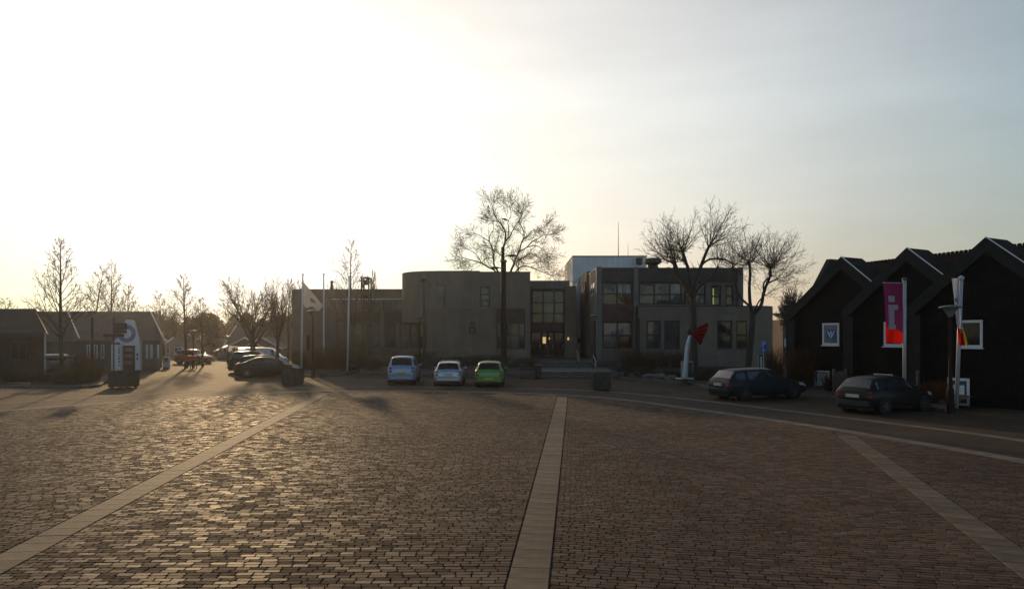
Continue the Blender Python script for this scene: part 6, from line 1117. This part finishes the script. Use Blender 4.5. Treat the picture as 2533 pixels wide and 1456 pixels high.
    pz = (st[0][1] + .30) * zs_ + (.05 if kind != 'hatch' or trim_bumper else -.16); MB().box(xr - .065, xr - .052 if pz < lo_ + .3 else xr + .02, -.27, .27, pz - .06, pz + .06).build('number_plate', plate, T, world=False)
    MB().box(xr + .02, xr + .9 * L, -W * .40, W * .40, .17, .3).build('underbody', M_UNDER, T, world=False)
    MB().box(-L * .37, xr + .015, -.12, .12, st[1][2] * zs_ - .1, st[1][2] * zs_ - .06).build('badge', M_STEEL, T, world=False) if False else None
    return T
def cpos(d, p): g = G(d, p); return (g.x, g.y, 0)
g = G(988.5, 951.5); car('light blue people carrier parked nose to the bed, left of three', 'mpv', (g.x + .02, g.y + 1.9, 0), R(92.5), 3.9, 1.70, 1.72, paint('light_blue_paint', (0.22, 0.32, 0.48)))
g = G(1106, 955.5); car('silver estate car with roof rails, middle of the three at the bed', 'wagon', (g.x, g.y + 2.0, 0), R(91.5), 4.2, 1.68, 1.46, paint('silver_paint', (0.40, 0.43, 0.50), .6), plate=M_PLATEW, roof_rails=True)
g = G(1210, 957); car('bright green hatchback beside the floodlight mast, right of three', 'hatch', (g.x, g.y + 1.85, 0), R(89.5), 3.9, 1.70, 1.48, paint('bright_green_paint', (0.10, 0.27, 0.06), .15))
car('dark blue estate car parked in front of the right bed', 'wagon', (11.75, 34.35, 0), R(21), 4.6, 1.74, 1.45, paint('dark_teal_paint', (0.012, 0.022, 0.028)), plate=M_PLATEW, trim_bumper=False)
car('dark hatchback with red tail lamps parked by the black house', 'hatch', (14.85, 28.6, 0), R(29), 4.05, 1.68, 1.42, paint('near_black_paint', (0.012, 0.013, 0.014)), plate=M_PLATEW, trim_bumper=True)
car('dark saloon parked behind the middle planter, its roof glinting', 'sedan', (-17.65, 52.3, 0), R(13), 4.55, 1.75, 1.43, paint('dark_green_paint', (0.016, 0.022, 0.018)))
car('dark hatchback half hidden between the saloon and the tall car', 'hatch', (-18.7, 55.0, 0), R(13), 4.2, 1.72, 1.50, paint('dark_grey_paint', (0.03, 0.03, 0.032)))
car('tall dark car at the back of the left row, rear showing', 'mpv', (-20.6, 58.2, 0), R(13), 4.2, 1.76, 1.72, paint('black_paint', (0.014, 0.014, 0.015)))
car('white van far behind the dark saloon', 'van', (X(652, 66), 66, 0), R(10), 4.4, 1.8, 1.86, paint('white_paint', (0.62, 0.63, 0.66), 0))
car('small car in the street behind the red board', 'hatch', (X(480, 76), 76, 0), R(-20), 4.0, 1.7, 1.5, paint('dark_red_paint', (0.16, 0.015, 0.012)))
car('pale car half hidden by the timber rail at the left', 'wagon', (X(158, 59), 59, 0), R(8), 4.3, 1.72, 1.46, paint('pale_grey_paint', (0.36, 0.36, 0.37), .5))
# ---------------------------------------------------------------- haze: low sun in winter air
hm = bpy.data.materials.new('winter_haze'); hm.use_nodes = True; ht = hm.node_tree; ht.nodes.remove(ht.nodes['Principled BSDF']); pv = ht.nodes.new('ShaderNodeVolumePrincipled'); pv.inputs['Density'].default_value = 0.00030; pv.inputs['Color'].default_value = (0.95, 0.95, 0.95, 1); pv.inputs['Anisotropy'].default_value = 0.8; ht.links.new(pv.outputs[0], ht.nodes['Material Output'].inputs['Volume'])
hz = MB().box(-950, 950, -350, 1450, -1.2, 24).build('haze', hm); hz['kind'] = 'stuff'
